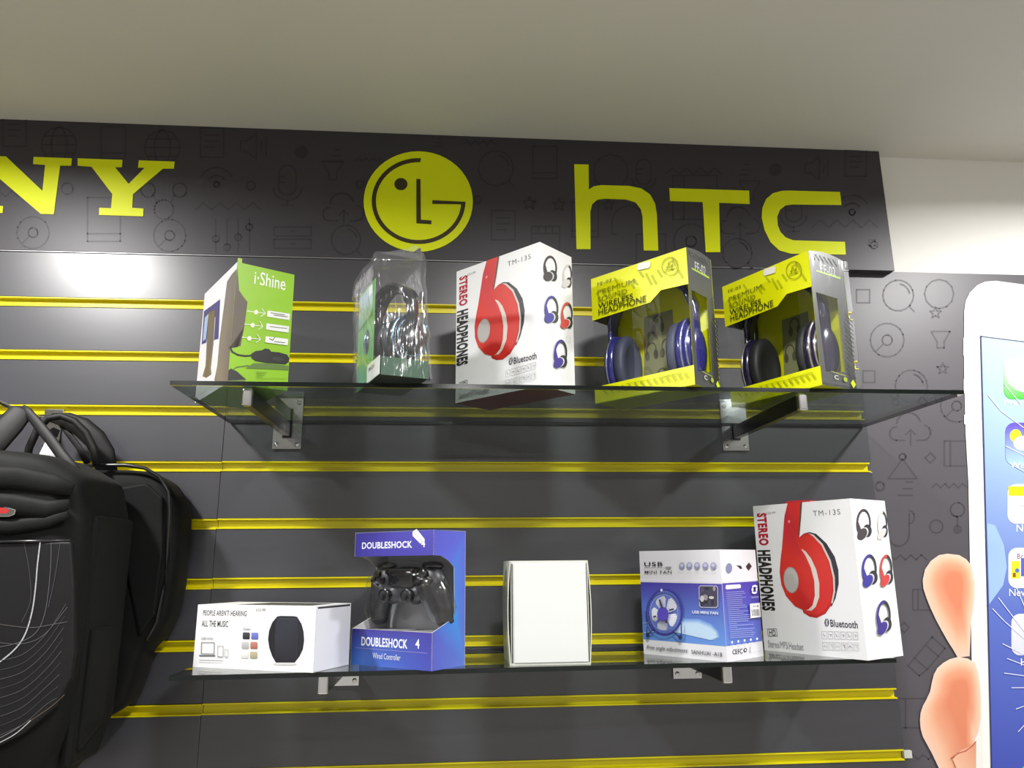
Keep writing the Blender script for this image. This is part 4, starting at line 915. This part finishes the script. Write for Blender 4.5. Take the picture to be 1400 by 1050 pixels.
hp=headphones('slim_headphones','slim dark headphones with pale blue ringed earpiece inside the clear pack',PO.location+Matrix.Rotation(pa,3,'Z')@Vector((.012,-.002,.0285)),pa+math.radians(24),.100,.128,.030,(26,27,34),(30,36,44),None,(120,160,186))

# ------------------------------------------------------------------ bags on the left
def outline_loft(name,rings,M,parent,capf=True,sub=1):
    n=len(rings[0]); vs=[p for r_ in rings for p in r_]; fs=[]
    for i in range(len(rings)-1):
        for k in range(n): fs.append((i*n+k,i*n+(k+1)%n,(i+1)*n+(k+1)%n,(i+1)*n+k))
    c=sum((Vector(p) for p in rings[-1]),Vector())/n; ci=len(vs); vs.append(c); L=(len(rings)-1)*n
    for k in range(n): fs.append((L+k,L+(k+1)%n,ci))
    c0=sum((Vector(p) for p in rings[0]),Vector())/n; vs.append(c0)
    for k in range(n): fs.append(((k+1)%n,k,ci+1))
    b=MB(); b.raw(vs,fs); o=b.build(name,M,parent,True,weld=True)
    s_=o.modifiers.new('sub','SUBSURF'); s_.levels=sub; s_.render_levels=sub; return o
def shrink(pts,c,f): return [(c[0]+(x-c[0])*f,c[1]+(z-c[1])*f) for x,z in pts]
def dens(pts,m=3):
    r_=[]
    for a,b_ in zip(pts,pts[1:]+pts[:1]):
        for i in range(m): r_.append((a[0]+(b_[0]-a[0])*i/m,a[1]+(b_[1]-a[1])*i/m))
    return r_
bg=empty('backpack',(-.82,-.14,1.05),0,'black laptop backpack with swirl-printed front and red badge at the left','backpack')
def L3(x,y,z): return local(bg,(x,y,z))
# XZ outline of the body (front bag)
out=[(-1.03,1.55),(-1.0,1.585),(-.92,1.598),(-.74,1.594),(-.672,1.585),(-.622,1.556),(-.607,1.50),(-.602,1.42),(-.602,1.30),(-.607,1.22),(-.625,1.165),(-.66,1.12),(-.72,1.09),(-.95,1.085),(-1.02,1.12),(-1.04,1.2)]
D=dens(out,3); c=(-.82,1.34)
rings=[]
for y,f in ((-.108,.92),(-.113,.985),(-.13,1.0),(-.22,1.0),(-.255,.992),(-.270,.965),(-.276,.90),(-.279,.6)):
    rings.append([L3(x,y+.002*math.sin(37*x)*math.cos(29*z_),z_) for x,z_ in shrink(D,c,f)])
outline_loft('main_body',rings,FABRIC,bg)
# top flap with sagging folds across the front
def fold(zs,y0,r_,xs=(-1.03,-.90,-.78,-.70,-.655,-.625)):
    b=MB(); b.tube([L3(x,y0+.004*math.sin(i*2.1),z_) for i,(x,z_) in enumerate(zip(xs,zs))],[r_*.8,r_,r_,r_,r_*.9,r_*.5],12,flat=.45,flatdir=(0,1,0)); return b.build('fabric_fold',FABRIC,bg,True)
fold((1.555,1.552,1.550,1.548,1.540,1.532),-.277,.016); fold((1.518,1.520,1.518,1.512,1.505,1.512),-.281,.014); fold((1.49,1.488,1.485,1.482,1.488,1.498),-.281,.010)
# front pocket panel
b=MB(); P=[(-330,748),(-100,743),(97,740),(101,800),(101,890),(96,930),(78,965),(30,1005),(-60,1050),(-300,1080)]
b.prism([local(bg,at(x,y,-.288)) for x,y in P],(0,.012,0)); b.build('front_pocket',mat('printed_nylon',(15,15,17),.6,spec=.25),bg,bevel=.003)
class BagArt(Art):
    pass
PYb=-.2884
A=WallArt(bg,PYb); G=(88,90,94); 
def sw(pts,wd,c):
    # smooth polyline
    r_=[]
    for i in range(len(pts)-1):
        p0=pts[max(i-1,0)];p1=pts[i];p2=pts[i+1];p3=pts[min(i+2,len(pts)-1)]
        for k in range(6):
            t_=k/6; r_.append(tuple(.5*((2*b_)+(-a+c_)*t_+(2*a-5*b_+4*c_-d)*t_*t_+(-a+3*b_-3*c_+d)*t_**3) for a,b_,c_,d in zip(p0,p1,p2,p3)))
    r_.append(pts[-1]); A.line(r_,wd,c)
sw([(55,741),(51,775),(49,800),(44,836),(34,868),(18,890),(-10,912)],1.8,(176,178,182))
sw([(70,742),(69,780),(62,836),(48,866),(20,880),(-10,886)],.9,G); sw([(82,744),(75,790),(66,830)],.8,(70,72,84)); sw([(33,742),(40,780),(42,820),(30,850)],.7,(74,76,80))
sw([(-10,852),(40,858),(75,853),(92,850)],.8,(92,90,92)); sw([(-5,878),(30,880),(60,868),(92,830)],.7,(90,90,92))
for i in range(9): sw([(-10,905+i*13),(30,895+i*12),(62,868+i*12),(90-i*1.5,826+i*16)],.65,(66,66,68) if i%2 else (82,82,84))
sw([(-10,1020),(20,1004),(42,985)],1.2,(176,176,178)); sw([(-10,1014),(18,999),(40,984)],.9,(120,120,122)); sw([(42,985),(70,966),(88,950)],.6,(110,96,80))
A.build('swirl_print',bg,VINYL)
# badge
bp_=[at(x,y,-.283) for x,y in ((-40,690),(-10,690),(10,693),(24,697),(22,704),(14,707),(-12,707),(-40,705))]
b=MB(); b.prism([local(bg,p)+Vector((0,-.004,0)) for p in bp_],(0,.006,0)); bd=b.build('badge',CHROME,bg,bevel=.001)
ip=[at(x,y,-.283) for x,y in ((-38,693),(-8,692.5),(9,695),(16,698),(12,702),(-10,703),(-38,702))]
b=MB(); b.prism([local(bg,p)+Vector((0,-.0046,0)) for p in ip],(0,.002,0),(150,40,44)); b.build('badge_inlay',mat('red_enamel',(160,44,46),.25),bd)
# side panel pad + zip
b=MB(); P=[(1.50,-.245),(1.50,-.12),(1.22,-.12),(1.17,-.16),(1.17,-.245)]
b.prism([L3(-.6003,y,z_) for z_,y in P],(-.016,0,0)); b.build('side_pad',FABRIC,bg,bevel=.007)
b=MB(); b.prism([L3(-.594,y,z_) for z_,y in ((1.345,-.235),(1.345,-.17),(1.215,-.17),(1.19,-.235))],(-.01,0,0)); b.build('side_pocket',FABRIC,bg,bevel=.003)
def px_tube(name,pts,r_,M,parent,Ys,**k):
    b=MB(); b.tube([local(parent,at(x,y,Y)) for (x,y),Y in zip(pts,Ys)],r_,12,**k); return b.build(name,M,parent,True)
px_tube('seam_piping',[(98,640),(112,668),(122,720),(128,800),(130,900),(122,970)],.0022,PIPE,bg,[-.245,-.235,-.215,-.205,-.205,-.21])
px_tube('seam_piping',[(-30,741),(40,740),(96,739)],.0018,PIPE,bg,[-.289,-.289,-.285])
# grab strap at the top
px_tube('grab_strap',[(-40,640),(-5,600),(14,580),(30,562),(33,557)],[.022,.022,.021,.018,.006],FABRIC2,bg,[-.20,-.195,-.185,-.18,-.18],flat=.3,flatdir=(0,1,0))
px_tube('grab_strap',[(31,556),(38,563),(52,580),(68,600),(84,622),(98,640),(108,655)],[.004,.0065,.008,.008,.008,.009,.010],FABRIC2,bg,[-.18,-.182,-.19,-.2,-.215,-.225,-.22],flat=.45,flatdir=(0,1,0))
b=MB(); b.tube([L3(-.995,-.05,1.59),L3(-.96,-.05,1.655),L3(-.91,-.05,1.67)],.012,10,flat=.4,flatdir=(0,1,0)); b.build('shoulder_strap',FABRIC2,bg,True)

b2=empty('laptop_bag',(-.62,-.03,1.05),0,'black padded laptop bag with piped edge hanging behind the backpack','bag')
def L4(x,y,z): return local(b2,(x,y,z))
pxo=[(60,650),(110,640),(165,640),(198,642),(224,655),(240,678),(245,700),(243,745),(237,800),(229,842),(214,872),(190,895),(182,930),(168,965),(140,985),(60,990)]
D=dens([(lambda p:(p.x,p.z))(at(x,y,-.085)) for x,y in pxo],3); c=(-.66,1.40)
rings=[[L4(x,y,z_) for x,z_ in shrink(D,c,f)] for y,f in ((-.010,.97),(-.014,.99),(-.04,1.0),(-.066,1.0),(-.080,.975),(-.085,.90),(-.086,.6))]
outline_loft('main_body',rings,FABRIC,b2)
px_tube('edge_piping',[(110,637),(150,636),(172,636),(198,640),(218,652),(230,672),(232,700),(230,760),(224,810),(214,850),(200,875)],.0030,PIPE,b2,[-.090]*11)
b=MB(); b.prism([local(b2,at(x,y,-.093)) for x,y in ((150,668),(200,660),(222,680),(222,760),(212,840),(190,870))],(0,.012,0)); b.build('front_pocket',FABRIC,b2,bevel=.004)
px_tube('carry_handle',[(34,640),(40,612),(52,586),(66,572),(84,569),(102,576),(118,592),(128,612),(132,636)],.0058,FABRIC2,b2,[-.105]*9)
b=MB(); vsx=[(96,570),(118,578),(136,592),(150,612),(158,636),(162,655)]
b.tube([local(b2,at(x,y,-.055)) for x,y in ((70,571),(92,574),(112,584),(130,600),(142,620),(146,648))],[.008,.013,.017,.018,.018,.018],14,flat=.5,flatdir=(0,1,0)); b.build('handle_pad',FABRIC2,b2,True)
px_tube('tether_strap',[(84,580),(96,596),(108,612),(120,634)],.005,FABRIC2,b2,[-.05]*4,flat=.3,flatdir=(0,1,0))
# hook carrying both bags
hk=empty('display_hook',at(75,566,0),0,'chrome slatwall hook carrying the two black bags','hook')
def L5(p): return local(hk,p)
h0=hk.location
b=MB(); b.box((-.016,-.004,-.004),(.016,.004,.008)); b.build('hook_clip',CHROME,hk,bevel=.001)
b=MB(); b.box((-.015,-.0035,-.055),(.015,-.0016,-.004)); b.build('back_plate',CHROME,hk)
b=MB(); b.tube([(0,-.003,-.012),(0,-.06,-.016),(0,-.14,-.016),(0,-.20,-.012),(.0,-.215,.004)],.0035,12); b.build('prong',CHROME,hk,True)
tg=at(64,604,-.16); b=MB(); b.prism([L5(at(x,y,-.13)) for x,y in ((54,620),(64,600),(80,620),(76,626),(56,626))],(0,.001,0)); b.build('swing_tag',mat('tag_white',(236,236,240),.5),hk)
b=MB(); b.prism([L5(at(x,y,-.12)) for x,y in ((66,588),(73,584),(81,588),(77,598),(72,597))],(0,.003,0)); b.build('buckle',CHROME,hk)

bpy.data.objects.remove(_to)
